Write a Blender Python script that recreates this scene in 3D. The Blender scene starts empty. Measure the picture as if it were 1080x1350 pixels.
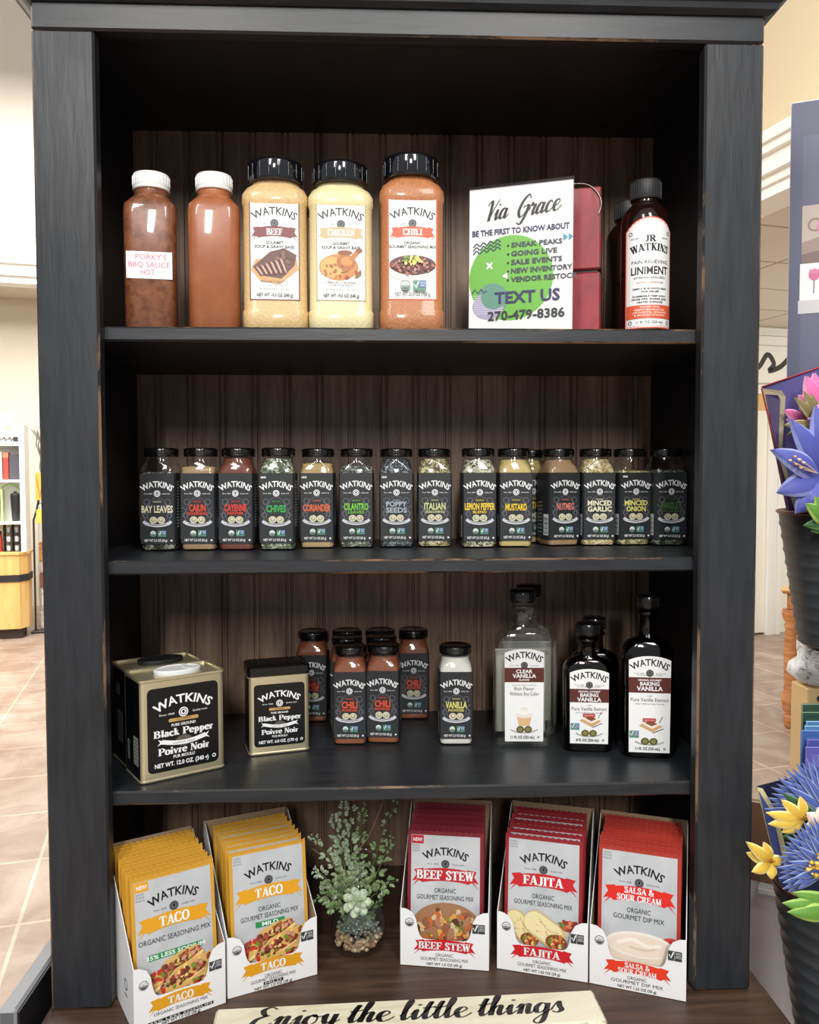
import bpy, math, random
from mathutils import Vector, Matrix, geometry
C = bpy.context.scene.collection
PI = math.pi
R = math.radians

# ------------------------------------------------------------------ camera, world, lights, exposure
ZC = 1.394                                  # heights below are given relative to eye level and lifted by this
FOCAL = 36.0 * 1080 / 1350                  # vertical sensor fit, focal length 1080 px
cam = bpy.data.cameras.new('camera'); cam.sensor_fit = 'VERTICAL'; cam.sensor_height = 36.0; cam.lens = FOCAL
cam.clip_start = 0.02
camo = bpy.data.objects.new('camera', cam); C.objects.link(camo)
yaw, pit, rol = 0.0419, 0.0427, -0.0024
fw = Vector((math.sin(yaw)*math.cos(pit), math.cos(yaw)*math.cos(pit), -math.sin(pit)))
rt = Vector((math.cos(yaw), -math.sin(yaw), 0)); up = rt.cross(fw)
r2 = rt*math.cos(rol) + up*math.sin(rol); u2 = -rt*math.sin(rol) + up*math.cos(rol)
M = Matrix((r2, u2, -fw)).transposed().to_4x4(); M.translation = Vector((-0.0356, -0.9579, 0.006+ZC))
camo.matrix_world = M
S = bpy.context.scene
S.camera = camo
S.view_settings.view_transform = 'Standard'; S.view_settings.look = 'None'
S.view_settings.gamma = 1; S.view_settings.exposure = -0.05; S.view_settings.use_curve_mapping = False
w = bpy.data.worlds.new('room_light'); S.world = w; w.use_nodes = True
w.node_tree.nodes['Background'].inputs[0].default_value = (0.93, 0.96, 1.0, 1); w.node_tree.nodes['Background'].inputs[1].default_value = 0.46
S.cycles.max_bounces = 8; S.cycles.transparent_max_bounces = 16; S.cycles.caustics_reflective = False
S.cycles.caustics_refractive = False; S.cycles.sample_clamp_indirect = 4.0; S.cycles.use_denoising = True
def area(name, loc, target, sx, sy, power, col=(1, 0.97, 0.92)):
    l = bpy.data.lights.new(name, 'AREA'); l.shape = 'RECTANGLE'; l.size = sx; l.size_y = sy; l.energy = power; l.color = col
    o = bpy.data.objects.new(name, l); C.objects.link(o); o.location = loc
    o.rotation_euler = (Vector(target)-Vector(loc)).to_track_quat('-Z', 'Y').to_euler()
for nm, x, y, p in (('ceiling_troffer', -0.75, -1.9, 34), ('ceiling_troffer', 0.55, -1.9, 34), ('ceiling_troffer', -0.1, -4.2, 110)):
    area(nm, (x, y, 3.0), (x*0.6, y+0.9, 1.3), 0.3, 1.2, p*.92)
area('shop_light', (-2.6, 4.6, 4.2), (-2.9, 6.0, 0.6), 2.5, 2.5, 330)
area('entrance_light', (-3.0, 2.0, 4.2), (-2.6, 2.6, 0), 1.5, 1.5, 190)
area('side_light', (1.2, 0.4, 3.6), (2.2, 2.0, 1.2), 0.8, 1.2, 62, (1, 0.95, 0.88))
pl_ = bpy.data.lights.new('alcove_fill', 'POINT'); pl_.energy = 75; pl_.shadow_soft_size = 0.15; po_ = bpy.data.objects.new('alcove_fill', pl_); C.objects.link(po_); po_.location = (4.6, 4.2, 1.9)  # unseen fill light, added to brighten the low ceiling at the right

# ------------------------------------------------------------------ materials
def lin(c): c /= 255.0; return c/12.92 if c <= 0.04045 else ((c+0.055)/1.055)**2.4
def rgb(t): return (lin(t[0]), lin(t[1]), lin(t[2]), 1)
class NT:
    def __init__(s, name):
        s.m = bpy.data.materials.new(name); s.m.use_nodes = True; s.t = s.m.node_tree; s.t.nodes.clear()
        s.out = s.n('ShaderNodeOutputMaterial'); s.b = s.n('ShaderNodeBsdfPrincipled'); s.l(s.b.outputs[0], s.out.inputs[0])
    def n(s, typ, **kw):
        o = s.t.nodes.new(typ)
        for k, v in kw.items():
            if k.startswith('i_'): o.inputs[k[2:].replace('_', ' ')].default_value = v
            else: setattr(o, k, v)
        return o
    def l(s, a, b): s.t.links.new(a, b)
    def set(s, **kw):
        for k, v in kw.items(): s.b.inputs[k.replace('_', ' ')].default_value = v
        return s
    def coords(s, scale=(1, 1, 1), obj=True):
        tc = s.n('ShaderNodeTexCoord'); mp = s.n('ShaderNodeMapping'); mp.inputs['Scale'].default_value = scale
        s.l(tc.outputs['Object' if obj else 'Generated'], mp.inputs[0]); return mp.outputs[0]
    def noise(s, vec, scale, detail=4, rough=0.55, dist=0):
        o = s.n('ShaderNodeTexNoise'); o.inputs['Scale'].default_value = scale; o.inputs['Detail'].default_value = detail
        o.inputs['Roughness'].default_value = rough; o.inputs['Distortion'].default_value = dist; s.l(vec, o.inputs['Vector']); return o.outputs['Fac']
    def ramp(s, fac, stops):
        o = s.n('ShaderNodeValToRGB'); cr = o.color_ramp
        while len(cr.elements) < len(stops): cr.elements.new(0.5)
        for e, (p, c) in zip(cr.elements, stops): e.position = p; e.color = c if len(c) == 4 else rgb(c)
        s.l(fac, o.inputs[0]); return o.outputs[0]
    def bump(s, h, strength, dist=0.001):
        o = s.n('ShaderNodeBump'); o.inputs['Strength'].default_value = strength; o.inputs['Distance'].default_value = dist
        s.l(h, o.inputs['Height']); s.l(o.outputs[0], s.b.inputs['Normal'])
_pl = {}
def plain(col, rough=0.5, metal=0.0, coat=0.0, name='paint'):
    k = (tuple(col), rough, metal, coat, name)
    if k not in _pl:
        t = NT('%s_%02x%02x%02x' % (name, *[int(c) for c in col])); t.set(Base_Color=rgb(col), Roughness=rough, Metallic=metal, Coat_Weight=coat, Coat_Roughness=0.05)
        v = t.coords((1, 1, 1)); f = t.noise(v, 300, 2); t.bump(f, 0.03, 0.0004)
        _pl[k] = t.m
    return _pl[k]
def ink(col, rough=0.42): return plain(col, rough, 0, 0, 'ink')
def mottled(name, a, b, c=None, scale=600, rough=0.7, coat=0.3):
    t = NT(name); t.set(Roughness=rough, Coat_Weight=coat, Coat_Roughness=0.08)
    v = t.coords(); f = t.noise(v, scale, 3, 0.7)
    st = [(0.36, a), (0.6, b)] + ([(0.72, c)] if c else [])
    t.l(t.ramp(f, st), t.b.inputs['Base Color']); t.bump(f, 0.5, 0.0015); return t.m
def flakes(name, cols, scale=420, bump=0.6):
    t = NT(name); t.set(Roughness=.7, Coat_Weight=.15); v = t.coords(); vo = t.n('ShaderNodeTexVoronoi'); vo.inputs['Scale'].default_value = scale; t.l(v, vo.inputs['Vector'])
    sp = t.n('ShaderNodeSeparateColor'); t.l(vo.outputs['Color'], sp.inputs[0]); n = len(cols)
    t.l(t.ramp(sp.outputs[0], [((i+.5)/n, c_) for i, c_ in enumerate(cols)]), t.b.inputs['Base Color']); t.bump(vo.outputs['Distance'], bump, .002); return t.m
def thin_glass(name, tint=(1, 1, 1), refl=1.0, rough=0.04, base=0.045):
    t = NT(name); t.t.nodes.remove(t.b)
    tr = t.n('ShaderNodeBsdfTransparent'); tr.inputs[0].default_value = (*tint, 1)
    g = t.n('ShaderNodeBsdfGlossy'); g.inputs['Roughness'].default_value = rough; g.inputs[0].default_value = (refl, refl, refl, 1)
    lw = t.n('ShaderNodeLayerWeight'); pw = t.n('ShaderNodeMath', operation='POWER'); pw.inputs[1].default_value = 4.0; t.l(lw.outputs['Facing'], pw.inputs[0])
    fr = t.n('ShaderNodeMath', operation='MULTIPLY_ADD'); fr.inputs[1].default_value = 0.8; fr.inputs[2].default_value = base; t.l(pw.outputs[0], fr.inputs[0])
    mx = t.n('ShaderNodeMixShader'); t.l(fr.outputs[0], mx.inputs[0]); t.l(tr.outputs[0], mx.inputs[1]); t.l(g.outputs[0], mx.inputs[2])
    t.l(mx.outputs[0], t.out.inputs[0]); return t.m
def m_black_paint():
    t = NT('black_paint'); v = t.coords((1, 1, 0.12)); f = t.noise(v, 90, 5, 0.6, 0.4)
    t.l(t.ramp(f, [(0.3, (26, 29, 33)), (0.75, (42, 46, 52))]), t.b.inputs['Base Color'])
    g = t.noise(t.coords(), 7, 3); t.l(t.ramp(g, [(0.3, (0.33,)*3+(1,)), (0.7, (0.47,)*3+(1,))]), t.b.inputs['Roughness'])
    t.bump(f, 0.35, 0.001); return t.m
def m_black_paint_h():
    t = NT('black_paint_rail'); v = t.coords((0.12, 1, 1)); f = t.noise(v, 90, 5, 0.6, 0.4)
    t.l(t.ramp(f, [(0.3, (26, 29, 33)), (0.75, (42, 46, 52))]), t.b.inputs['Base Color'])
    t.set(Roughness=0.4); t.bump(f, 0.35, 0.001); return t.m
def m_worn(sc=(1, 1, 0.25)):
    t = NT('worn_edge'); f = t.noise(t.coords(sc), 13, 6, 0.7)
    t.l(t.ramp(f, [(0.0, (26, 27, 30)), (0.53, (30, 30, 31)), (0.58, (118, 92, 70)), (0.8, (150, 120, 92))]), t.b.inputs['Base Color']); t.set(Roughness=0.5); return t.m
def m_bead():
    t = NT('brown_stained_beadboard'); v = t.coords((1, 1, 0.07)); f = t.noise(v, 70, 6, 0.65, 1.2); f2 = t.noise(t.coords((1, 1, 0.35)), 9, 4, 0.6, 0.8)
    mx = t.n('ShaderNodeMath', operation='ADD'); t.l(f, mx.inputs[0]); t.l(f2, mx.inputs[1])
    hf = t.n('ShaderNodeMath', operation='MULTIPLY'); hf.inputs[1].default_value = 0.5; t.l(mx.outputs[0], hf.inputs[0])
    t.l(t.ramp(hf.outputs[0], [(0.33, (76, 56, 44)), (0.5, (134, 107, 89)), (0.66, (172, 143, 121))]), t.b.inputs['Base Color'])
    t.set(Roughness=0.5); t.bump(f, 0.2, 0.0006); return t.m
def m_wood(name, a, b, c, sc=(0.08, 1, 1), scale=60, rough=0.45):
    t = NT(name); f = t.noise(t.coords(sc), scale, 6, 0.62, 0.9)
    t.l(t.ramp(f, [(0.3, a), (0.5, b), (0.7, c)]), t.b.inputs['Base Color']); t.set(Roughness=rough); t.bump(f, 0.15, 0.0006); return t.m
M_BLK = m_black_paint(); M_BLKH = m_black_paint_h(); M_WORN = m_worn(); M_WORNH = m_worn((0.25, 1, 1)); M_BEAD = m_bead()
M_BASE = m_wood('dark_brown_wood', (52, 37, 28), (74, 54, 42), (92, 69, 54))
M_INNER = plain((13, 15, 21), 0.55, name='black_inner_paint')
M_GLASS = thin_glass('clear_glass', (0.97, 0.985, 0.98)); M_GLASSG = thin_glass('bottle_glass', (0.985, 0.992, 0.988), 1, .05, .07); M_ACRYL = thin_glass('matte_acrylic', (.98, .98, .98), .5, .3, .008); M_AMBER = thin_glass('brown_glass', (0.32, 0.25, 0.22))
M_CAP = plain((17, 18, 21), 0.22, 0, 0.4, 'black_plastic'); M_CAPM = plain((34, 35, 37), 0.5, 0, 0, 'dark_grey_plastic')
M_WHITE = plain((238, 240, 240), 0.35, name='white_plastic'); M_CARD = plain((240, 241, 243), 0.5, name='white_card'); M_KRAFT = plain((168, 142, 112), 0.8, name='kraft_card')
M_GOLD = plain((226, 214, 176), 0.33, 0.75, 0, 'gold_tin'); M_TINBLK = plain((14, 14, 15), 0.25, 0, 0.3, 'black_tin')

# ------------------------------------------------------------------ mesh builder
class MB:
    def __init__(s): s.v = []; s.f = []; s.mi = []; s.sm = []; s.mats = []
    def mat(s, m):
        if m not in s.mats: s.mats.append(m)
        return s.mats.index(m)
    def add(s, vs, fs, m, smooth=False):
        o = len(s.v); s.v += [tuple(v) for v in vs]; k = s.mat(m)
        for f in fs: s.f.append([o+i for i in f]); s.mi.append(k); s.sm.append(smooth)
        return s
    def box(s, x0, x1, y0, y1, z0, z1, m):
        v = [(x0, y0, z0), (x1, y0, z0), (x1, y1, z0), (x0, y1, z0), (x0, y0, z1), (x1, y0, z1), (x1, y1, z1), (x0, y1, z1)]
        return s.add(v, [(3, 2, 1, 0), (4, 5, 6, 7), (0, 1, 5, 4), (1, 2, 6, 5), (2, 3, 7, 6), (3, 0, 4, 7)], m)
    def bbox(s, x0, x1, y0, y1, z0, z1, m, b=0.002, me=None):
        # box with all edges chamfered; chamfers may take another material
        me = me or m; X = (x0, x1); Y = (y0, y1); Z = (z0, z1); vs = []; idx = {}
        sg = (1, -1)
        for i in (0, 1):
            for j in (0, 1):
                for k in (0, 1):
                    p = (X[i], Y[j], Z[k]); q = (X[i]+sg[i]*b, Y[j]+sg[j]*b, Z[k]+sg[k]*b)
                    idx[i, j, k, 0] = len(vs); vs.append((p[0], q[1], q[2]))
                    idx[i, j, k, 1] = len(vs); vs.append((q[0], p[1], q[2]))
                    idx[i, j, k, 2] = len(vs); vs.append((q[0], q[1], p[2]))
        main = []; ed = []
        for i in (0, 1):
            main.append([idx[i, 0, 0, 0], idx[i, 1, 0, 0], idx[i, 1, 1, 0], idx[i, 0, 1, 0]])
            main.append([idx[0, i, 0, 1], idx[1, i, 0, 1], idx[1, i, 1, 1], idx[0, i, 1, 1]])
            main.append([idx[0, 0, i, 2], idx[1, 0, i, 2], idx[1, 1, i, 2], idx[0, 1, i, 2]])
        for i in (0, 1):
            for j in (0, 1):
                ed.append([idx[0, i, j, 1], idx[1, i, j, 1], idx[1, i, j, 2], idx[0, i, j, 2]])
                ed.append([idx[i, 0, j, 0], idx[i, 1, j, 0], idx[i, 1, j, 2], idx[i, 0, j, 2]])
                ed.append([idx[i, j, 0, 0], idx[i, j, 1, 0], idx[i, j, 1, 1], idx[i, j, 0, 1]])
                for k in (0, 1): ed.append([idx[i, j, k, 0], idx[i, j, k, 1], idx[i, j, k, 2]])
        cx, cy, cz = (x0+x1)/2, (y0+y1)/2, (z0+z1)/2
        def fix(f):
            a, b_, c_ = [Vector(vs[i]) for i in f[:3]]; n = (b_-a).cross(c_-a); mid = sum((Vector(vs[i]) for i in f), Vector())/len(f)
            return f if n.dot(mid-Vector((cx, cy, cz))) > 0 else f[::-1]
        o = len(s.v); s.v += vs
        for L, mm in ((main, m), (ed, me)):
            for f in L: s.f.append([o+i for i in fix(f)]); s.mi.append(s.mat(mm)); s.sm.append(False)
        return s
    def rings(s, rs, m, smooth=True, cap=(True, True), closed=True):
        n = len(rs[0]); vs = [p for r in rs for p in r]; fs = []
        for a in range(len(rs)-1):
            for i in range(n if closed else n-1):
                j = (i+1) % n; fs.append((a*n+i, a*n+j, (a+1)*n+j, (a+1)*n+i))
        s.add(vs, fs, m, smooth)
        if cap[0]: s.add(rs[0], [list(range(n))[::-1]], m)
        if cap[1]: s.add(rs[-1], [list(range(n))], m)
        return s
    def loft(s, secs, m, cap=(True, True), n=5, cx=0, cy=0, smooth=True):
        return s.rings([rr_ring(hx, hy, r, z, n, cx, cy) for (z, hx, hy, r) in secs], m, smooth, cap)
    def lathe(s, prof, m, n=28, cx=0, cy=0, cap=(True, True), smooth=True):
        return s.rings([[(cx+r*math.cos(2*PI*i/n), cy+r*math.sin(2*PI*i/n), z) for i in range(n)] for (r, z) in prof], m, smooth, cap)
    def tube(s, pts, r, m, n=8):
        pts = [Vector(p) for p in pts]; rs = []; rr = r if isinstance(r, (list, tuple)) else [r]*len(pts)
        for i, p in enumerate(pts):
            d = (pts[min(i+1, len(pts)-1)]-pts[max(i-1, 0)]).normalized()
            a = d.cross(Vector((0.31, 0.17, 0.93))).normalized(); b = d.cross(a)
            rs.append([p+(a*math.cos(2*PI*k/n)+b*math.sin(2*PI*k/n))*rr[i] for k in range(n)])
        return s.rings(rs, m)
    def prism(s, poly, fn0, fn1, m, m1=None):
        # closed polygon swept between two placements of its points; m1 = material of the second end
        n = len(poly); a = [fn0(*p) for p in poly]; b = [fn1(*p) for p in poly]
        s.add(a, [list(range(n))], m); s.add(b, [list(range(n))[::-1]], m1 or m)
        return s.add(a+b, [(i, n+i, n+(i+1) % n, (i+1) % n) for i in range(n)], m)
    def build(s, name, parent=None, loc=None, rot=None):
        me = bpy.data.meshes.new(name); me.from_pydata(s.v, [], s.f)
        for m in s.mats: me.materials.append(m)
        me.polygons.foreach_set('material_index', s.mi); me.polygons.foreach_set('use_smooth', s.sm); me.update()
        o = bpy.data.objects.new(name, me); C.objects.link(o)
        if parent: o.parent = parent
        if loc is not None: o.location = loc
        if rot is not None: o.rotation_euler = (0, 0, rot) if not isinstance(rot, tuple) else rot
        return o
def rr_ring(hx, hy, r, z, n=5, cx=0, cy=0):
    r = min(r, hx*0.9999, hy*0.9999); out = []
    for qx, qy, a0 in ((1, 1, 0), (-1, 1, 90), (-1, -1, 180), (1, -1, 270)):
        for k in range(n+1):
            a = R(a0+90*k/n); out.append((cx+qx*(hx-r)+r*math.cos(a), cy+qy*(hy-r)+r*math.sin(a), z))
    return out
def thing(name, label, cat, loc=(0, 0, 0), rot=0, group=None):
    o = bpy.data.objects.new(name, None); o.empty_display_size = 0.02; C.objects.link(o); o.location = loc; o.rotation_euler = (0, 0, rot)
    return tag(o, label, cat, group)
def tag(o, label, cat, group=None):
    o['label'] = label; o['category'] = cat
    if group: o['group'] = group
    return o
def struct(o): o['kind'] = 'structure'; return o
def reuse(src, name, parent):
    o = bpy.data.objects.new(name, src.data); C.objects.link(o); o.parent = parent; o.location = src.location; o.rotation_euler = src.rotation_euler; return o

# ------------------------------------------------------------------ lettering
_tc = {}
def text_geo(s, bold):
    k = (s, bold)
    if k not in _tc:
        cu = bpy.data.curves.new('t', 'FONT'); cu.body = s; cu.size = 1; cu.resolution_u = 2; cu.offset = bold
        ob = bpy.data.objects.new('t', cu); C.objects.link(ob)
        me = bpy.data.meshes.new_from_object(ob.evaluated_get(bpy.context.evaluated_depsgraph_get()))
        vs = [(v.co.x, v.co.y) for v in me.vertices]; fs = [list(p.vertices) for p in me.polygons]
        bpy.data.objects.remove(ob); bpy.data.curves.remove(cu); bpy.data.meshes.remove(me)
        x0 = min(v[0] for v in vs); x1 = max(v[0] for v in vs)
        _tc[k] = ([((x-x0), y) for x, y in vs], fs, x1-x0)
    return _tc[k]
_H = text_geo('H', 0); CAP = max(v[1] for v in _H[0])
def catmull(P, n=6):
    out = []
    for i in range(len(P)-1):
        p0 = P[max(i-1, 0)]; p1 = P[i]; p2 = P[i+1]; p3 = P[min(i+2, len(P)-1)]
        for k in range(n):
            t = k/n
            out.append(tuple(0.5*(2*p1[d]+(-p0[d]+p2[d])*t+(2*p0[d]-5*p1[d]+4*p2[d]-p3[d])*t*t+(-p0[d]+3*p1[d]-3*p2[d]+p3[d])*t**3) for d in (0, 1)))
    return out+[tuple(P[-1])]
def ribbon2(P, wf):
    # 2D stroke along P; wf(dx,dy,t) gives the pen width
    vs = []; fs = []; n = len(P)
    for i, p in enumerate(P):
        a = P[max(i-1, 0)]; b = P[min(i+1, n-1)]; dx, dy = b[0]-a[0], b[1]-a[1]; L = math.hypot(dx, dy) or 1; dx /= L; dy /= L
        h = wf(dx, dy, i/(n-1))/2; vs += [(p[0]-dy*h, p[1]+dx*h), (p[0]+dy*h, p[1]-dx*h)]
        if i: fs.append((2*i-2, 2*i-1, 2*i+1, 2*i))
    return vs, fs
ring12 = lambda cx, cy, rx, ry, n=20: [(cx+rx*math.cos(2*PI*i/n+PI/2), cy+ry*math.sin(2*PI*i/n+PI/2)) for i in range(n+1)]
SCR = {
 'e': ([[(0, .35), (.35, .5), (.6, .78), (.45, 1), (.2, .85), (.12, .45), (.3, .03), (.6, .05), (.9, .4)]], .78),
 'n': ([[(0, .6), (.2, 1), (.25, .6), (.2, 0)], [(.22, .45), (.45, .95), (.62, .9), (.6, .4), (.64, .05), (.78, .04), (.98, .4)]], .92),
 'i': ([[(0, .5), (.2, .97), (.2, .3), (.3, .02), (.58, .4)], [(.3, 1.38), (.3, 1.52)]], .52),
 'j': ([[(0, .5), (.25, .97), (.25, 0), (.18, -.7), (0, -1), (-.2, -.75), (.1, -.2), (.6, .4)], [(.33, 1.38), (.33, 1.52)]], .55),
 'o': ([[(.45, .98), (.15, .8), (.1, .3), (.35, 0), (.62, .3), (.6, .8), (.4, .98), (.58, .78), (.9, .85)]], .85),
 'y': ([[(0, .6), (.15, .98), (.18, .4), (.35, .08), (.62, .5)], [(.66, .98), (.62, .2), (.55, -.6), (.3, -1), (.08, -.75), (.4, -.22), (.95, .4)]], .9),
 't': ([[(0, .4), (.3, 1.1), (.36, 1.75), (.24, 1.2), (.2, .35), (.32, .02), (.62, .4)], [(-.02, 1.12), (.3, 1.1), (.62, 1.24)]], .56),
 'h': ([[(0, .4), (.35, 1.35), (.44, 1.95), (.27, 1.95), (.2, 1.2), (.14, 0)], [(.17, .45), (.42, .95), (.58, .85), (.54, .3), (.66, .02), (.92, .4)]], .86),
 'l': ([[(0, .4), (.35, 1.3), (.44, 1.9), (.28, 1.97), (.18, 1.2), (.18, .3), (.3, .02), (.58, .4)]], .52),
 'g': ([[(.6, .85), (.35, 1), (.1, .6), (.15, .12), (.4, .1), (.62, .6)], [(.66, .98), (.62, .1), (.5, -.75), (.25, -1), (.05, -.72), (.4, -.2), (.95, .4)]], .88),
 's': ([[(0, .35), (.3, 1.08), (.4, .6), (.52, .2), (.28, -.02), (.04, .15)]], .6),
 'a': ([[(.6, .85), (.35, 1), (.1, .6), (.15, .1), (.4, .1), (.62, .7)], [(.66, .98), (.6, .3), (.72, .02), (.98, .4)]], .92),
 'r': ([[(0, .5), (.15, 1.12), (.28, .9), (.52, .92), (.44, .4), (.52, .02), (.82, .4)]], .74),
 'c': ([[(.6, .8), (.4, 1), (.15, .75), (.12, .25), (.35, 0), (.78, .4)]], .7),
 'E': ([[(.95, 1.75), (.6, 2), (.28, 1.7), (.5, 1.2), (.75, 1.15)], [(.65, 1.17), (.2, .8), (.13, .2), (.55, -.02), (1.05, .4)]], 1.1),
 'V': ([[(-.12, 1.5), (.15, 1.95), (.3, 1.6), (.35, 0)], [(.35, 0), (.65, 1.2), (.98, 1.98)]], .85),
 'G': ([[(1.05, 1.6), (.8, 2), (.35, 1.5), (.15, .6), (.45, 0), (.85, .4), (.95, 1)], [(.5, .85), (1.02, 1), (.9, 0), (.6, -.65), (.2, -.45)]], 1.2)}
def serif_def():
    T, t = .25, .1; D = {}
    st = lambda x, y0=0, y1=1, w=T: ('S', [(x, y0), (x, y1)], w)
    sf = lambda x, y, h=.2: ('S', [(x-h, y+(.045 if y < .5 else -.045)), (x+h, y+(.045 if y < .5 else -.045))], .09)
    S_ = lambda *p, w=t: ('S', list(p), w); C_ = lambda *p: ('C', list(p), T)
    bowl = lambda x, y0, y1, r: ('C', [(x, y1-.05), (x+r*.6, y1-.05), (x+r, (y0+y1)/2), (x+r*.6, y0+.05), (x, y0+.05)], T)
    def stem(x): return [st(x), sf(x, 0), sf(x, 1)]
    D['T'] = ([st(.42), sf(.42, 0), S_((.03, .95), (.81, .95)), S_((.07, 1), (.07, .7)), S_((.77, 1), (.77, .7))], .88)
    D['A'] = ([S_((.1, 0), (.4, 1)), S_((.4, 1), (.72, 0), w=T), S_((.2, .32), (.6, .32)), sf(.1, 0, .14), sf(.72, 0)], .86)
    D['C'] = ([C_((.74, .72), (.66, .93), (.44, .96), (.18, .8), (.13, .5), (.18, .2), (.44, .04), (.66, .07), (.78, .28)), S_((.74, 1), (.74, .68))], .86)
    D['O'] = ([C_(*ring12(.46, .5, .33, .47))], .92)
    D['B'] = (stem(.2)+[bowl(.2, .5, 1, .42), bowl(.2, 0, .55, .5)], .84)
    D['E'] = (stem(.2)+[S_((.2, .95), (.7, .95)), S_((.2, .5), (.55, .5)), S_((.2, .05), (.72, .05)), S_((.68, 1), (.68, .72)), S_((.7, 0), (.7, .28)), S_((.54, .38), (.54, .62))], .8)
    D['F'] = (stem(.2)+[S_((.2, .95), (.7, .95)), S_((.2, .5), (.55, .5)), S_((.68, 1), (.68, .72)), S_((.54, .38), (.54, .62))], .74)
    D['S'] = ([('C', [(.6, .75), (.5, .95), (.28, .95), (.15, .75), (.34, .55), (.58, .3), (.5, .06), (.26, .05), (.09, .27)], T), S_((.6, 1), (.6, .7)), S_((.09, 0), (.09, .3))], .72)
    D['W'] = ([S_((.1, 1), (.32, 0), w=T), S_((.32, 0), (.52, 1)), S_((.52, 1), (.75, 0), w=T), S_((.75, 0), (.96, 1)), sf(.1, 1), sf(.52, 1), sf(.96, 1, .12)], 1.08)
    D['J'] = ([C_((.42, 1), (.42, .3), (.32, .02), (.12, .08)), sf(.42, 1)], .62)
    D['I'] = (stem(.21), .43); D['L'] = (stem(.2)+[S_((.2, .05), (.7, .05)), S_((.68, 0), (.68, .3))], .74)
    D['H'] = (stem(.2)+stem(.7)+[S_((.2, .5), (.7, .5))], .92)
    D['U'] = ([C_((.2, 1), (.2, .3), (.28, .1), (.45, .04), (.6, .12), (.66, .3)), S_((.66, .3), (.66, 1)), sf(.2, 1), sf(.66, 1, .14)], .84)
    D['R'] = (stem(.2)+[bowl(.2, .48, 1, .45), S_((.42, .5), (.74, 0), w=T), sf(.74, 0, .14)], .88)
    D['M'] = ([S_((.12, 0), (.14, 1)), S_((.16, 1), (.46, 0), w=T), S_((.46, 0), (.8, 1)), st(.82), sf(.12, 0, .14), sf(.82, 0), sf(.12, 1, .12), sf(.82, 1)], 1.02)
    D['N'] = ([S_((.14, 0), (.14, 1)), S_((.16, 1), (.68, 0), w=T), S_((.7, 0), (.7, 1)), sf(.14, 0, .14), sf(.7, 1, .14), sf(.12, 1, .12)], .84)
    D['K'] = (stem(.2)+[S_((.2, .4), (.66, 1)), S_((.36, .55), (.72, 0), w=T), sf(.72, 0, .15), sf(.66, 1, .14)], .86)
    D['P'] = (stem(.2)+[bowl(.2, .45, 1, .5)], .78)
    D['&'] = ([C_((.82, .55), (.62, .12), (.32, .04), (.12, .25), (.3, .5), (.52, .78), (.38, .97), (.24, .8), (.5, .35), (.88, 0))], .95)
    D['l'] = ([st(.18), sf(.18, 0, .15), sf(.1, 1, .1)], .36); D['i'] = ([st(.18, 0, .66), sf(.18, 0, .15), sf(.1, .66, .1), ('S', [(.18, .78), (.18, .98)], .22)], .36)
    D['o'] = ([C_(*ring12(.31, .34, .22, .31))], .62); D['v'] = ([S_((.1, .68), (.3, 0), w=.2), S_((.3, 0), (.5, .68)), sf(.1, .66, .13), sf(.5, .66, .11)], .58)
    D['a'] = ([C_((.1, .52), (.25, .65), (.4, .55), (.4, .3), (.4, .02)), C_((.4, .4), (.18, .34), (.1, .16), (.24, .03), (.4, .14)), sf(.46, 0, .08)], .58)
    D['c'] = ([C_((.46, .5), (.3, .65), (.12, .5), (.12, .2), (.28, .03), (.48, .14))], .52)
    D['k'] = ([st(.18), sf(.18, 0, .15), sf(.1, 1, .1), S_((.18, .28), (.48, .66)), S_((.28, .4), (.55, 0), w=.2), sf(.55, 0, .1)], .62)
    D['e'] = ([C_((.13, .37), (.3, .37), (.47, .4), (.4, .62), (.28, .65), (.13, .52), (.11, .22), (.28, .03), (.49, .14))], .56)
    D['p'] = ([st(.18, -.3, .68), sf(.18, -.3, .15), ('C', [(.18, .6), (.38, .62), (.5, .34), (.38, .06), (.18, .08)], .2)], .62)
    D['r'] = ([st(.17, 0, .68), sf(.17, 0, .16), sf(.08, .66, .1), ('C', [(.2, .42), (.32, .6), (.44, .58)], .25)], .48)
    return D
SER = serif_def()
def stroke_text(s, table, kind):
    x = 0; vs = []; fs = []
    for ch in s:
        if ch == ' ': x += .4; continue
        strokes, adv = table[ch]
        for st in strokes:
            if kind == 'script':
                P = catmull([(x+a, b) for a, b in st]) if len(st) > 2 else [(x+a, b) for a, b in st]
                wf = (lambda dx, dy, t: .1+.2*max(0, -dy)**1.3) if len(st) > 2 else (lambda dx, dy, t: .2)
            else:
                typ, pts, wd = st
                P = [(x+a, b) for a, b in pts]
                if typ == 'C': P = catmull(P, 4); wf = lambda dx, dy, t, wd=wd: .09+(wd-.09)*abs(dy)**1.5
                else: wf = lambda dx, dy, t, wd=wd: wd
            v, f = ribbon2(P, wf); o = len(vs); vs += v; fs += [[o+i for i in q] for q in f]
        x += adv
    x0 = min(v[0] for v in vs); x1 = max(v[0] for v in vs)
    return [(a-x0, b) for a, b in vs], fs, x1-x0

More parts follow.
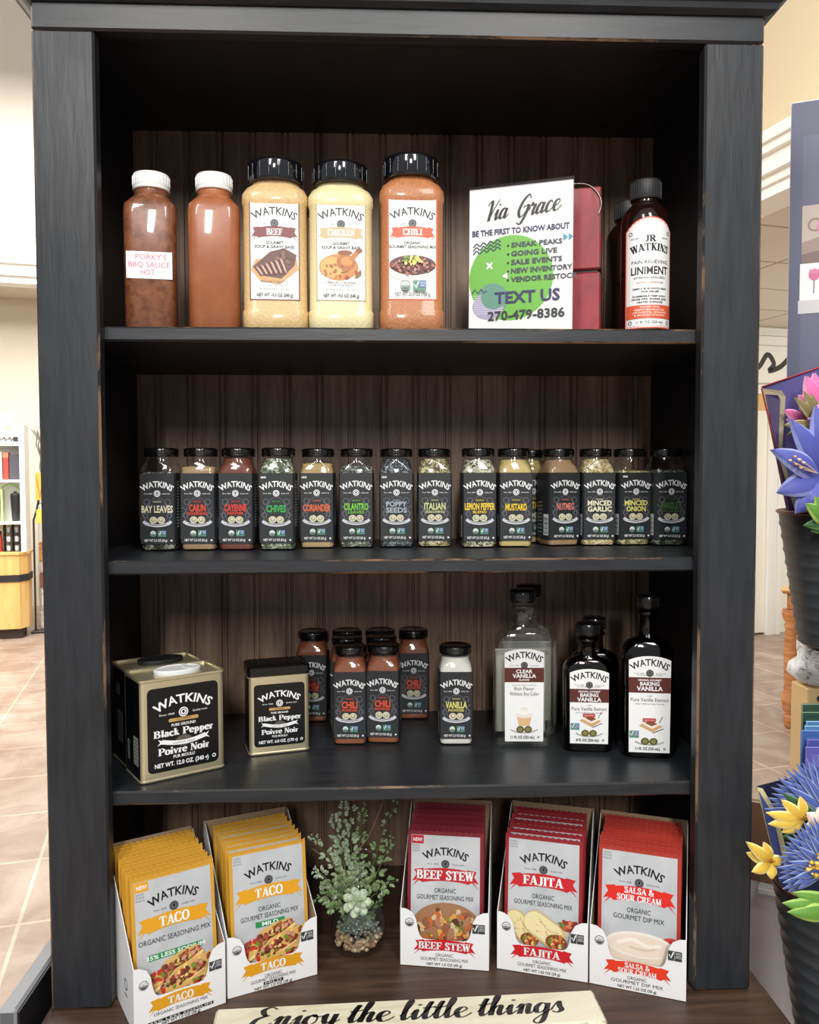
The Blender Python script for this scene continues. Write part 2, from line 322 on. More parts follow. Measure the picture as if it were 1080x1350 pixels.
# ------------------------------------------------------------------ printed surfaces: flat shapes stacked in thin ink layers
class Canvas:
    def __init__(s, unit=1.0): s.p = []; s.u = unit
    def put(s, vs, fs, col): s.p.append((vs, fs, col)); return s
    clip = None
    def poly(s, P, col):
        P = list(P)
        if s.clip:
            for ax, lim, sg in ((0, s.clip[0], 1), (0, s.clip[1], -1), (1, s.clip[2], 1), (1, s.clip[3], -1)):
                out = []
                for i, p in enumerate(P):
                    q = P[i-1]; a = (p[ax]-lim)*sg; b = (q[ax]-lim)*sg
                    if (a >= 0) != (b >= 0): t = b/(b-a); out.append((q[0]+(p[0]-q[0])*t, q[1]+(p[1]-q[1])*t))
                    if a >= 0: out.append(p)
                P = out
                if len(P) < 3: return s
        return s.put(P, [list(range(len(P)))], col)
    def rect(s, x0, x1, y0, y1, col): return s.poly([(x0, y0), (x1, y0), (x1, y1), (x0, y1)], col)
    def grid(s, x0, x1, y0, y1, col, nx=12):
        vs = []; fs = []
        for i in range(nx+1): x = x0+(x1-x0)*i/nx; vs += [(x, y0), (x, y1)]
        for i in range(nx): fs.append((2*i, 2*i+2, 2*i+3, 2*i+1))
        return s.put(vs, fs, col)
    def rrect(s, x0, x1, y0, y1, r, col): return s.poly([(p[0], p[1]) for p in rr_ring((x1-x0)/2, (y1-y0)/2, r, 0, 4, (x0+x1)/2, (y0+y1)/2)], col)
    def ell(s, cx, cy, rx, ry, col, n=20, a0=0, a1=360):
        full = a1-a0 >= 360
        return s.poly([(cx+rx*math.cos(R(a0+(a1-a0)*i/n)), cy+ry*math.sin(R(a0+(a1-a0)*i/n))) for i in range(n+(0 if full else 1))], col)
    def stroke(s, P, w, col, smooth=False):
        if s.clip and not all(s.clip[0] < p[0] < s.clip[1] and s.clip[2] < p[1] < s.clip[3] for p in P): return s
        v, f = ribbon2(catmull(P, 5) if smooth else list(P), lambda dx, dy, t: w); return s.put(v, f, col)
    def ring(s, cx, cy, r, w, col, ry=None, n=20): return s.stroke(ring12(cx, cy, r, ry or r, n), w, col)
    def text(s, t, cx, cy, h, col, w=None, bold=0.0, arc=0, shear=0, font='sans', slope=0, align='c'):
        if not t: return s
        if font == 'sans': vs, fs, W = text_geo(t, bold); k = h/CAP
        elif font == 'serif': vs, fs, W = stroke_text(t, SER, 'serif'); k = h
        else: vs, fs, W = stroke_text(t, SCR, 'script'); k = h/2.0
        kx = (w/W) if w else k; out = []
        for x, y in vs:
            X = (x-W/2)*kx + (W*kx/2 if align == 'l' else 0) + shear*y*k; Y = y*k
            if arc: th = X/arc; X, Y = (arc+Y)*math.sin(th), (arc+Y)*math.cos(th)-arc
            out.append((cx+X, cy+Y+slope*X))
        return s.put(out, fs, col)
    def banner(s, cx, cy, w, h, col, col2=None, bow=0.12):
        # waving ribbon with swallow tails
        n = 10; top = []; bot = []
        for i in range(n+1):
            t = -1+2*i/n; x = cx+t*w*0.36; y = cy+bow*h*(1-t*t)*1.6
            top.append((x, y+h/2)); bot.append((x, y-h/2))
        for sg in (-1, 1):
            s.poly([(cx+sg*w*.30, cy-.12*h), (cx+sg*w*.5, cy-.42*h), (cx+sg*w*.43, cy-.72*h if False else cy+.12*h), (cx+sg*w*.47, cy+.5*h), (cx+sg*w*.33, cy+.62*h)][::sg], col2 or col)
            s.poly([(cx+sg*w*.36, cy+.1*h), (cx+sg*w*.5, cy-.85*h), (cx+sg*w*.40, cy-.35*h), (cx+sg*w*.33, cy-.5*h)][::sg], col2 or col)
        return s.poly(bot+top[::-1], col)
    def blobs(s, cx, cy, rx, ry, n, r0, r1, cols, seed, asp=1.0):
        g = random.Random(seed)
        for _ in range(n):
            a = g.uniform(0, 2*PI); d = math.sqrt(g.random()); r = g.uniform(r0, r1); ph = g.uniform(0, PI); q = []
            for i in range(7):
                t = 2*PI*i/7; k = r*g.uniform(.75, 1.15); X, Y = k*math.cos(t), k*math.sin(t)*asp*g.uniform(.5, .9)
                q.append((cx+rx*d*math.cos(a)+X*math.cos(ph)-Y*math.sin(ph), cy+ry*d*math.sin(a)+X*math.sin(ph)+Y*math.cos(ph)))
            s.poly(q, g.choice(cols))
        return s
    def emit(s, mb, fn, eps=0.00003, rough=0.42, mats=None):
        for k, (vs, fs, col) in enumerate(s.p):
            V = [Vector(fn(x*s.u, y*s.u, k*eps)) for x, y in vs]; F = []
            nrm = Vector(fn(0, 0, .001))-Vector(fn(0, 0, 0))
            for f in fs:
                if len(f) > 4:
                    for t in geometry.tessellate_polygon([[Vector((vs[i][0], vs[i][1], 0)) for i in f]]): F.append([f[i] for i in t])
                else: F.append(list(f))
            G = []
            for f in F:
                n = (V[f[1]]-V[f[0]]).cross(V[f[2]]-V[f[0]]); G.append(f if n.dot(nrm) >= 0 else f[::-1])
            m = mats.get(col) if mats and col in mats else (col if not isinstance(col, tuple) else ink(col, rough))
            mb.add(V, G, m)
        return mb
def front(y0, z0=0, x0=0): return lambda u, v, w: (x0+u, y0-w, z0+v)
def wrapped(rad, z0=0): return lambda u, v, w: ((rad+w)*math.sin(u/rad), -(rad+w)*math.cos(u/rad), z0+v)
W_ = (243, 245, 246); K_ = (22, 24, 27); GR = (120, 124, 128)
def logo(c, cy, w, h, col, ecol, arc=None):
    c.text('WATKINS', 0, cy, h*1.06, col, w=w, bold=0.022, arc=arc or w*.75)
    e = h*1.15; c.ell(0, cy-h*1.25, h*.62, h*.62, ecol, 16); c.ring(0, cy-h*1.25, h*.42, h*.1, col if ecol != col else K_, n=14)
    c.ell(0, cy-h*1.22, h*.17, h*.22, col if ecol != col else K_, 8)
    c.text('Since 1868', -w*.3, cy-h*1.4, h*.24, ecol, w=w*.27); c.text('Quality made', w*.3, cy-h*1.4, h*.24, ecol, w=w*.27)
def usda(c, x, y, r, bg=W_, fg=(42, 92, 66)):
    c.ell(x, y, r, r, fg, 16); c.ell(x, y, r*.86, r*.86, W_, 16); c.ell(x, y, r*.8, r*.8, fg, 12, 180, 360); c.text('USDA', x, y+r*.12, r*.42, fg, w=r*1.2); c.text('ORGANIC', x, y-r*.38, r*.28, W_, w=r*1.3)
def nongmo(c, x, y, w, h, a=(74, 118, 164), b=(86, 140, 120)):
    c.rect(x-w/2, x-w*.05, y-h/2, y+h/2, b); c.rect(x-w*.02, x+w/2, y-h*.15, y+h/2, a); c.rect(x-w*.02, x+w/2, y-h/2, y-h*.2, b)
    c.stroke([(x-w*.42, y+h*.1), (x-w*.3, y-h*.25), (x-w*.1, y+h*.4)], h*.12, W_); c.text('NON', x+w*.24, y+h*.18, h*.2, W_, w=w*.36); c.text('GMO', x+w*.24, y-h*.1, h*.2, W_, w=w*.36)

# ------------------------------------------------------------------ the room (turned 14 degrees to the bookcase)
EU = Vector((0.969, 0.2456, 0)); EV = Vector((-0.2456, 0.969, 0)); OR = Vector((-0.0356, -0.9579, 0)); RA = R(14.22)
def rm(u, v, z=0): return OR+EU*u+EV*v+Vector((0, 0, z))
def room_box(name, u0, u1, v0, v1, z0, z1, m):
    return struct(MB().box(u0, u1, v0, v1, z0, z1, m).build(name, None, OR, RA))
def m_tile():
    t = NT('floor_tile'); v = t.coords(); br = t.n('ShaderNodeTexBrick', offset=0.0); t.l(v, br.inputs['Vector'])
    br.inputs['Scale'].default_value = 1; br.inputs['Brick Width'].default_value = 0.46; br.inputs['Row Height'].default_value = 0.46; br.inputs['Mortar Size'].default_value = 0.006
    br.inputs['Color1'].default_value = (1, 1, 1, 1); br.inputs['Color2'].default_value = (0.9, 0.9, 0.9, 1); br.inputs['Mortar'].default_value = (1.5, 1.5, 1.5, 1)
    f = t.noise(v, 3.2, 6, 0.65, 0.6); col = t.ramp(f, [(0.3, (138, 116, 102)), (0.5, (164, 143, 128)), (0.72, (192, 174, 160))])
    mx = t.n('ShaderNodeMix', data_type='RGBA', blend_type='MULTIPLY'); mx.inputs[0].default_value = 1; t.l(col, mx.inputs[6]); t.l(br.outputs[0], mx.inputs[7])
    t.l(mx.outputs[2], t.b.inputs['Base Color']); t.set(Roughness=0.42); t.bump(br.outputs['Fac'], 0.3, 0.001); return t.m
fl = MB(); fl.box(-8, 9, -4, 12, -0.05, 0, m_tile())
struct(fl.build('floor', None, OR, RA))
M_CREAM = plain((245, 234, 218), 0.8, name='cream_wall_paint'); M_BEIGE = plain((224, 215, 196), 0.8, name='beige_wall_paint')
M_TAN = plain((226, 207, 172), 0.8, name='tan_wall_paint'); M_TRIM = plain((245, 243, 236), 0.5, name='white_trim_paint'); M_CEIL = plain((214, 205, 188), 0.85, name='ceiling_paint')
# left: bulkhead over the shop wall
room_box('wall_left_bulkhead', -6, 0.6, 8.6, 8.75, 3.38, 7.0, M_CREAM)
room_box('wall_left', -6, 0.6, 9.7, 9.85, 0, 3.4, M_BEIGE)
room_box('ceiling_left_soffit', -6, 0.6, 8.75, 9.7, 3.32, 3.4, M_CEIL)
t1 = MB()
for y, z0, z1 in ((8.56, 3.24, 3.30), (8.50, 3.30, 3.40), (8.44, 3.40, 3.47), (8.53, 3.47, 3.52)): t1.box(-6, 0.6, y, 8.75, z0, z1, M_TRIM)
struct(t1.build('trim_1', None, OR, RA))
# right: tan bulkhead over an opening into a lower room
room_box('wall_right_bulkhead', 2.75, 2.9, -1.5, 6.05, 2.72, 7.0, M_TAN)
t2 = MB()
for u, z0, z1 in ((2.72, 2.70, 2.75), (2.70, 2.75, 2.79), (2.67, 2.79, 2.87), (2.64, 2.87, 2.91), (2.62, 2.91, 2.96)): t2.box(u, 2.9, -1.5, 6.05, z0, z1, M_TRIM)
struct(t2.build('trim_2', None, OR, RA))
def m_ceiltile():
    t = NT('ceiling_tile'); v = t.coords(); br = t.n('ShaderNodeTexBrick', offset=0.0); t.l(v, br.inputs['Vector']); br.inputs['Scale'].default_value = 1
    br.inputs['Brick Width'].default_value = 1.2; br.inputs['Row Height'].default_value = 0.6; br.inputs['Mortar Size'].default_value = 0.012
    for k, c in (('Color1', (222, 214, 198)), ('Color2', (216, 207, 190)), ('Mortar', (168, 158, 140))): br.inputs[k].default_value = rgb(c)
    t.l(br.outputs[0], t.b.inputs['Base Color']); t.set(Roughness=0.85); return t.m
room_box('ceiling_right', 2.9, 8, -1.5, 6.05, 2.70, 2.75, m_ceiltile())
room_box('wall_right', 2.0, 8, 6.05, 6.2, 0, 2.9, plain((246, 243, 228), 0.8, name='white_wall_paint'))
sm = MB().lathe([(0.11, 2.66), (0.13, 2.68), (0.14, 2.70)], plain((190, 184, 172), 0.5, name='smoke_grey'), 24).build('ceiling_vent', None, rm(3.13, 4.02)); tag(sm, 'round grey vent in the low ceiling at the right', 'vent')
# white door and casing on the far right wall
d = MB().box(4.2, 5.07, 6.0, 6.05, 0.02, 2.05, plain((244, 241, 226), 0.5, name='door_paint'))
for z0, z1 in ((0.25, 0.95), (1.1, 1.85)): d.box(4.32, 4.95, 5.99, 6.0, z0, z1, plain((248, 246, 234), 0.5, name='door_paint'))
struct(d.build('door_1', None, OR, RA))
cs = MB()
for u0, u1, dv in ((5.07, 5.12, 5.97), (5.12, 5.17, 5.985), (5.17, 5.21, 5.975)): cs.box(u0, u1, dv, 6.05, 0, 2.1, M_TRIM)
struct(cs.build('trim_3', None, OR, RA))
sg = thing('wall_sign', 'white sign with a dark brushed swash on the far right wall', 'sign', rm(5.08, 6.04, 2.12), RA)
c = Canvas(); c.rect(-.42, .42, 0, .5, (248, 246, 232)); c.stroke([(-.3, .18), (-.12, .22), (-.02, .34), (.05, .26), (.0, .2), (.12, .24), (.22, .33)], .045, (60, 56, 50), True)
c.stroke([(-.3, .06), (0, .09), (.3, .05)], .015, (190, 184, 168), True); c.stroke([(-.3, .42), (.3, .42)], .008, (200, 194, 178))
b = MB().box(-.42, .42, -.03, .0, 0, .5, M_TRIM); c.emit(b, front(-.0305), .0005); b.build('board', sg)
fb = MB().box(-.44, .44, -.04, 0, -.15, -.002, plain((226, 184, 118), 0.5, name='pale_wood')).build('wooden_rail', sg)

# ------------------------------------------------------------------ bookcase and the cabinet it stands on
S1, S2, S3, SB = 0.1827+ZC, -0.0922+ZC, -0.3691+ZC, -0.6218+ZC
TH = 0.0172; BY = 0.341
bk = thing('bookcase', 'tall black painted bookcase with worn edges and brown beadboard back', 'bookcase', (0, 0.17, SB))
def bpart(mb, name): return mb.build(name, bk, -bk.location)
for sx in (-1, 1):
    x0, x1 = sorted((sx*0.35, sx*0.42))
    bpart(MB().bbox(x0, x1, 0, 0.02, SB, 0.5094+ZC, M_BLK, 0.0025, M_WORN), 'stile')
    bpart(MB().box(*sorted((sx*0.4054, sx*0.4195)), 0.02, 0.362, SB, 0.555+ZC, M_INNER), 'side_panel')
bpart(MB().bbox(-0.42, 0.42, 0, 0.02, 0.5094+ZC, 0.57+ZC, M_BLKH, 0.0025, M_WORNH), 'top_rail')
cr = MB(); secs = []
for z, p in ((.539, .003), (.543, .01), (.549, .012), (.551, .016), (.565, .024), (.585, .046), (.592, .05), (.594, .056), (.615, .056)): secs.append([(-.42-p, -p, z+ZC), (.42+p, -p, z+ZC), (.42+p, .362, z+ZC), (-.42-p, .362, z+ZC)])
cr.rings(secs, M_BLKH, False); bpart(cr, 'crown_moulding')
bpart(MB().box(-.4054, .4054, .02, BY, .5495+ZC, .558+ZC, M_INNER), 'top_board')
bb = MB(); prof = []; x = -.4054; k = 0; gx = -.3736-.0503
while gx < .41:
    for g in (gx-.0042, gx+.0042): prof += [(g-.0022, 0), (g-.0012, .004), (g+.0012, .004), (g+.0022, 0)]
    gx += .0503
prof = [(-.4054, 0)]+[p for p in prof if -.404 < p[0] < .404]+[(.4054, 0)]
a0 = [(x, BY+y, SB) for x, y in prof]; a1 = [(x, BY+y, .5495+ZC) for x, y in prof]
bb.rings([a1, a0], M_BEAD, False, (False, False), False); bb.box(-.4054, .4054, BY+.006, BY+.02, SB, .5495+ZC, M_BEAD); bpart(bb, 'beadboard_back')
for z in (S1, S2, S3):
    sh = MB().bbox(-.4053, .4053, .0202, BY, z-TH, z, M_BLKH, .0022, M_WORNH); bpart(sh, 'shelf')
bc = thing('base_cabinet', 'dark brown wood topped cabinet carrying the black bookcase', 'cabinet', (0, 0.05, 0))
def cpart(mb, name): return mb.build(name, bc, -bc.location)
cpart(MB().bbox(-.424, .4405, -.27, .38, SB-.028, SB-.0002, M_BASE, .002), 'top')
cpart(MB().box(-.40, .42, -.24, .37, 0, SB-.028, M_BLK), 'body')
cpart(MB().bbox(-.4565, -.436, -.056, .37, SB-.12, SB+.038, plain((92, 97, 104), 0.3, name='worn_grey_paint'), .003, plain((150, 152, 155), 0.4, name='scuffed_paint')), 'side_rail')
cpart(MB().box(-.436, -.4335, -.054, .37, SB-.12, SB+.034, M_INNER).box(-.4335, -.424, -.054, .37, SB-.12, SB-.06, M_INNER), 'rail_lining')

# ------------------------------------------------------------------ spice jars
def rings_of(hx, r, zs): return [(z, hx, hx, r) for z in zs]
JG = MB().loft([(0, .0205, .0205, .006), (.0015, .0228, .0228, .007), (.006, .0236, .0236, .007), (.106, .0236, .0236, .007), (.113, .0222, .0222, .01), (.119, .0203, .0203, .0195), (.1262, .0200, .0200, .0199)], M_GLASS, (True, False))
JL = MB().lathe([(.0222, .1258), (.0228, .1265), (.0228, .1355), (.0222, .1368), (.0205, .1374), (.0195, .1366), (.0001, .1366)], plain((12, 12, 13), 0.16, 0, 0.5, 'black_lid'), 32)
for k in range(3): JL.lathe([(.0228, .128+k*.0028), (.02315, .1285+k*.0028), (.0228, .129+k*.0028)], M_CAP, 32, cap=(False, False))
WRAP = (40, 43, 46)
def jar_label(name, kind_col, sub='', fs=None, new=False):
    c = Canvas(.0440); H = 2.13; c.rrect(-.5, .5, 0, H, .02, WRAP)
    g = (112, 112, 122)
    for sx in (-1, 1):
        c.ring(sx*.31, 1.26, .09, .016, g, n=12); c.ring(sx*.37, .86, .07, .014, g, n=12); c.stroke([(sx*.45, 1.1), (sx*.36, 1.0), (sx*.4, .8), (sx*.2, .55)], .016, g, True)
    c.ring(0, .98, .33, .012, g, ry=.42, n=24); c.ring(0, .98, .29, .008, (84, 84, 92), ry=.37, n=24)
    logo(c, 1.72, .90, .16, W_, W_, .72)
    c.text('ORGANIC', 0, 1.25, .05, kind_col, w=.26)
    L = name.split('|')
    if len(L) == 2:
        c.text(L[0], 0, 1.08, .15, kind_col, w=min(.8, .13*len(L[0])), bold=.03); c.text(L[1], 0, .89, .15, kind_col, w=min(.8, .13*len(L[1])), bold=.03)
    else: c.text(L[0], 0, .98 if sub else .95, .2, kind_col, w=min(.94, .088*len(L[0])+.06), bold=.03)
    if sub: c.text(sub, 0, .87, .075, kind_col, w=min(.6, .07*len(sub)+.08), bold=.02)
    cr_ = (226, 220, 190)
    for sx in (-1, 1):
        c.ell(sx*.115, .72, .115, .105, cr_, 14); c.ell(sx*.115, .72, .085, .075, (176, 170, 142), 12); c.ell(sx*.105, .74, .04, .035, cr_, 8)
    c.stroke([(-.42, .68), (-.3, .6), (0, .55), (.3, .6), (.42, .68)], .09, (206, 208, 214), True); c.stroke([(-.28, .605), (0, .56), (.28, .605)], .025, (120, 122, 128), True)
    usda(c, -.13, .31, .1); nongmo(c, .14, .31, .25, .19)
    c.text('NET WT 2.3 OZ (65 g)', -.05, .07, .07, W_, w=.68, bold=.02); c.ell(.42, .1, .03, .03, W_, 8)
    if new: c.rect(-.46, -.3, 1.97, 2.03, (200, 200, 205))
    mb = MB()
    a = rr_ring(.02385, .02385, .007, .0095, 5); b_ = [(x, y, .1035) for x, y, z in a]; n = len(a)
    mb.rings([a, b_], ink(WRAP), True, (False, False))
    c.emit(mb, front(-.02392, .0097))
    # barcode panel and small print on the two sides
    s = Canvas(.044); s.rect(.08, .46, .12, .8, W_)
    for k in range(11): s.rect(.12, .42, .18+k*.05, .18+k*.05+(.012 if k % 3 else .024), K_)
    for k in range(9): s.rect(-.4, .0, .2+k*.12, .23+k*.12, (150, 152, 156))
    s.emit(mb, lambda u, v, w: (-.02392-w, -u, .0097+v))
    s2 = Canvas(.044)
    for k in range(16): s2.rect(-.36, .36 if k % 4 else .1, .5+k*.09, .54+k*.09, (178, 180, 184))
    s2.emit(mb, lambda u, v, w: (.02392+w, u, .0097+v))
    return mb
_first = {}
def spice_jar(x, y, z, rot, text, col, content, fill, label, group, sub='', new=False, cat='spice jar', lab=None):
    t = thing('spice_jar', label, cat, (x, y, z+.0004), rot, group)
    if 'g' not in _first:
        _first['g'] = JG.build('glass_body', t); _first['l'] = JL.build('lid', t)
    else: reuse(_first['g'], 'glass_body', t); reuse(_first['l'], 'lid', t)
    cm = MB(); f = fill; secs = [(.002, .0215, .0215, .0065)]
    secs += [(zz, h, h, r) for zz, h, r in ((.006, .0224, .0068), (.105, .0224, .0068), (.112, .0211, .01), (.118, .0192, .0185), (.125, .0188, .0187)) if zz < f]
    last = secs[-1]; secs.append((f, last[1]*.985, last[2]*.985, last[3])); secs.append((f+.0015, last[1]*.6, last[2]*.6, last[3]*.55))
    cm.loft(secs, content); cm.build('contents', t)
    if lab is None: lab = jar_label(text, col, sub, new=new).build('label', t)
    else: reuse(lab, 'label', t)
    return t, lab
J = [('BAY LEAVES', (222, 216, 188), '', flakes('bay_leaf', [(34, 34, 30), (60, 58, 50), (96, 96, 88), (170, 168, 160)], 260), .104, 'cream BAY LEAVES lettering', 0, False),
 ('CAJUN', (226, 74, 48), 'SEASONING', mottled('cajun_mix', (146, 116, 82), (186, 158, 118), None, 900), .1115, 'red CAJUN lettering', 0, False),
 ('CAYENNE', (224, 62, 50), 'PEPPER', mottled('cayenne', (104, 50, 38), (130, 70, 54), None, 900), .124, 'red CAYENNE lettering', 0, False),
 ('CHIVES', (62, 176, 84), '', flakes('chives', [(62, 74, 52), (96, 108, 80), (140, 148, 122), (206, 208, 190)], 330), .123, 'green CHIVES lettering', 0, True),
 ('CORIANDER', (228, 108, 66), '', mottled('coriander', (176, 146, 96), (206, 178, 128), None, 900), .116, 'orange CORIANDER lettering', 0, True),
 ('CILANTRO', (122, 200, 70), 'LEAVES', flakes('cilantro', [(52, 60, 52), (84, 92, 80), (120, 126, 112), (180, 184, 172)], 330), .112, 'bright green CILANTRO lettering', 0, False),
 ('POPPY|SEEDS', (168, 180, 196), '', flakes('poppy_seed', [(30, 34, 40), (52, 58, 66), (84, 92, 100), (146, 152, 158)], 520), .123, 'grey POPPY SEEDS lettering', 0, True),
 ('ITALIAN', (206, 214, 150), 'SEASONING', flakes('italian_herb', [(84, 76, 44), (140, 128, 84), (184, 172, 126), (222, 214, 176)], 360), .123, 'pale green ITALIAN lettering', 0, False),
 ('LEMON PEPPER', (244, 208, 60), 'BLEND', flakes('lemon_pepper', [(70, 66, 56), (150, 142, 120), (200, 194, 172), (230, 226, 208)], 420), .121, 'yellow LEMON PEPPER lettering', 1, False),
 ('MUSTARD', (244, 206, 52), '', mottled('mustard', (206, 180, 108), (226, 202, 138), None, 900), .121, 'yellow MUSTARD lettering', 1, False),
 ('NUTMEG', (214, 128, 116), '', mottled('nutmeg', (164, 128, 96), (190, 154, 118), None, 900), .121, 'pinkish NUTMEG lettering', 14, False),
 ('MINCED|GARLIC', (244, 238, 208), '', flakes('garlic', [(168, 142, 92), (206, 184, 132), (228, 212, 166), (244, 234, 200)], 330), .122, 'cream MINCED GARLIC lettering', 2, False),
 ('MINCED|ONION', (226, 220, 124), '', flakes('onion', [(110, 100, 56), (150, 140, 88), (190, 182, 128), (220, 214, 172)], 360), .105, 'pale yellow MINCED ONION lettering', 8, True),
 ('PARSLEY', (70, 112, 62), 'FLAKES', flakes('parsley', [(30, 36, 28), (50, 56, 44), (76, 84, 68), (140, 146, 132)], 360), .106, 'dark green PARSLEY lettering', 3, False)]
JX = [(-.324, .142), (-.2721, .146), (-.2215, .145), (-.167, .1425), (-.115, .168), (-.0611, .170), (-.0055, .174), (.0477, .1747), (.108, .160), (.1593, .1668), (.2296, .184), (.2801, .183), (.3415, .1895), (.3945, .197)]
JX = [(-.324, .142), (-.2721, .146), (-.2215, .145), (-.167, .1425), (-.115, .168), (-.0611, .170), (-.0055, .174), (.0477, .1747), (.108, .160), (.1593, .1668), (.2266, .184), (.2801, .183), (.3305, .186), (.3795, .176)]
for (tx, col, sub, cont, fill, lb, rz, new), (x, y) in zip(J, JX):
    spice_jar(x, y+.0236, S2, R(rz-1.5), tx, col, cont, fill, 'square glass spice jar with black label and '+lb, 'spice jars lined up on the middle shelf', sub, new)
spice_jar(.198, .262, S2, R(-2), 'MUSTARD', (244, 206, 52), J[9][3], .121, 'spice jar hidden behind the gap between the yellow MUSTARD and pinkish NUTMEG jars', 'spice jars lined up on the middle shelf')
chm = mottled('chili_powder', (134, 72, 44), (164, 94, 60), None, 900); lab = None
for x, y, lb in ((-.0717, .1751, 'front left one of the chili powder jars beside the small pepper tin'), (-.0239, .1793, 'front right one of the chili powder jars with its small print side showing'),
                 (-.0790, .2350, 'chili powder jar directly behind the front left chili jar'), (-.0270, .2400, 'chili powder jar directly behind the front right chili jar'),
                 (-.1330, .3060-.02, 'shaded chili powder jar standing alone behind the small pepper tin'), (-.0802, .2900, 'back row chili powder jar, second from the left'),
                 (-.0287, .2900, 'back row chili powder jar, third from the left'), (.0235, .2920, 'shaded chili powder jar at the right end of the back row')):
    t, lab = spice_jar(x, y+.0236, S3, R(-6 if x == -.0239 else -2), 'CHILI', (232, 84, 54), chm, .121, lb, 'chili powder jars on the lower shelf', 'POWDER', lab=lab)
spice_jar(.0771, .1678+.0236, S3, R(-2), 'VANILLA', (226, 218, 120), mottled('white_powder', (232, 228, 216), (246, 244, 236), None, 600), .121, 'spice jar of white powder with yellow VANILLA lettering', None, 'POWDER')

# ------------------------------------------------------------------ top shelf
def sauce_bottle(x, y, rot, mat, label, with_label):
    t = thing('sauce_bottle', label, 'bottle', (x, y, S1+.0004), rot, 'square bottles of barbecue sauce')
    m = MB().loft([(0, .0275, .0275, .012), (.003, .0305, .0305, .013), (.143, .0312, .0312, .013), (.152, .0304, .0304, .014), (.163, .0235, .0235, .02), (.1665, .0205, .0205, .02), (.174, .0195, .0195, .0194)], mat); m.build('bottle_body', t)
    k = MB().lathe([(.0212, .1735), (.0222, .1745), (.0222, .1755), (.0216, .1765), (.0216, .177), (.0222, .178), (.022, .191), (.0212, .1928), (.0001, .1932)], M_WHITE, 30)
    for i in range(30):
        a = 2*PI*i/30; k.box(.0219*math.cos(a)-.0005, .0219*math.cos(a)+.0005, .0219*math.sin(a)-.0005, .0219*math.sin(a)+.0005, .179, .190, M_WHITE)
    k.build('cap', t)
    if with_label:
        c = Canvas(); c.rect(-.0265, .0265, 0, .032, W_); pk = (186, 104, 128)
        c.text("PORKY'S", .002, .0225, .0062, pk, w=.036, bold=.015); c.text('BBQ SAUCE', 0, .0135, .0062, pk, w=.048, bold=.015); c.text('HOT', -.002, .0045, .0062, pk, w=.016, bold=.015)
        b = MB().box(-.0265, .0265, -.0316, -.0308, .061, .093, M_CARD); c.emit(b, front(-.03163, .061)); o = b.build('label', t)
    return t
def saucemat(name, a, b, c_, sc):
    t = NT(name); f = t.noise(t.coords(), sc, 4, 0.7, 0.3); t.l(t.ramp(f, [(.3, a), (.5, b), (.68, c_)]), t.b.inputs['Base Color']); t.set(Roughness=.35, Coat_Weight=.8, Coat_Roughness=.06); return t.m
sauce_bottle(-.309, .078, R(8), saucemat('chunky_sauce', (92, 50, 32), (128, 78, 52), (146, 92, 62), 90), 'reddish brown sauce bottle with white cap and small white paper label', True)
sauce_bottle(-.2325, .078, R(8), saucemat('smooth_sauce', (150, 86, 52), (160, 94, 58), (168, 102, 64), 30), 'orange brown sauce bottle with white cap and no label', False)
def steak(c, x, y, s):
    c.poly([(x-.5*s, y-.12*s), (x-.3*s, y-.36*s), (x+.1*s, y-.42*s), (x+.5*s, y-.1*s), (x+.46*s, y+.12*s), (x-.4*s, y+.1*s)], (206, 158, 104))
    c.poly([(x-.46*s, y-.06*s), (x-.3*s, y-.24*s), (x+.14*s, y-.3*s), (x+.42*s, y-.02*s), (x+.46*s, y+.2*s), (x+.2*s, y+.34*s), (x-.1*s, y+.26*s)], (98, 58, 48))
    c.blobs(x+.2*s, y+.12*s, .2*s, .14*s, 22, .03*s, .07*s, [(70, 40, 34), (126, 84, 72), (84, 50, 42)], 3)
    for i in range(6):
        X = x-.4*s+i*.1*s; c.stroke([(X, y-.08*s+i*.035*s), (X+.12*s, y-.25*s+i*.01*s)], .034*s, (66, 36, 32)); c.stroke([(X+.02*s, y-.06*s+i*.035*s), (X+.14*s, y-.23*s+i*.01*s)], .03*s, (206, 148, 132)); c.stroke([(X+.05*s, y-.08*s+i*.035*s), (X+.14*s, y-.2*s+i*.01*s)], .012*s, (232, 196, 180))
def chicken(c, x, y, s):
    c.ell(x, y-.3*s, .52*s, .12*s, (214, 216, 216)); c.ell(x, y-.28*s, .46*s, .09*s, (238, 238, 236))
    c.ell(x-.05*s, y-.05*s, .42*s, .28*s, (196, 132, 66), 24); c.ell(x-.2*s, y-.05*s, .24*s, .22*s, (222, 170, 98), 20); c.ell(x+.1*s, y+.05*s, .2*s, .17*s, (176, 104, 50)); c.ell(x+.12*s, y+.08*s, .13*s, .1*s, (208, 142, 76))
    c.stroke([(x+.2*s, y+.1*s), (x+.36*s, y+.3*s)], .1*s, (186, 116, 58)); c.ell(x+.38*s, y+.31*s, .07*s, .05*s, (132, 84, 60)); c.ell(x+.08*s, y+.26*s, .16*s, .05*s, (142, 80, 44))
    c.blobs(x+.36*s, y-.2*s, .1*s, .08*s, 14, .02*s, .05*s, [(96, 120, 56), (178, 54, 46), (140, 150, 70)], 4); c.blobs(x-.1*s, y-.12*s, .3*s, .14*s, 16, .02*s, .05*s, [(178, 112, 54), (232, 186, 120), (160, 92, 44)], 6)
    c.ell(x+.12*s, y-.26*s, .05*s, .04*s, (170, 60, 50), 10)
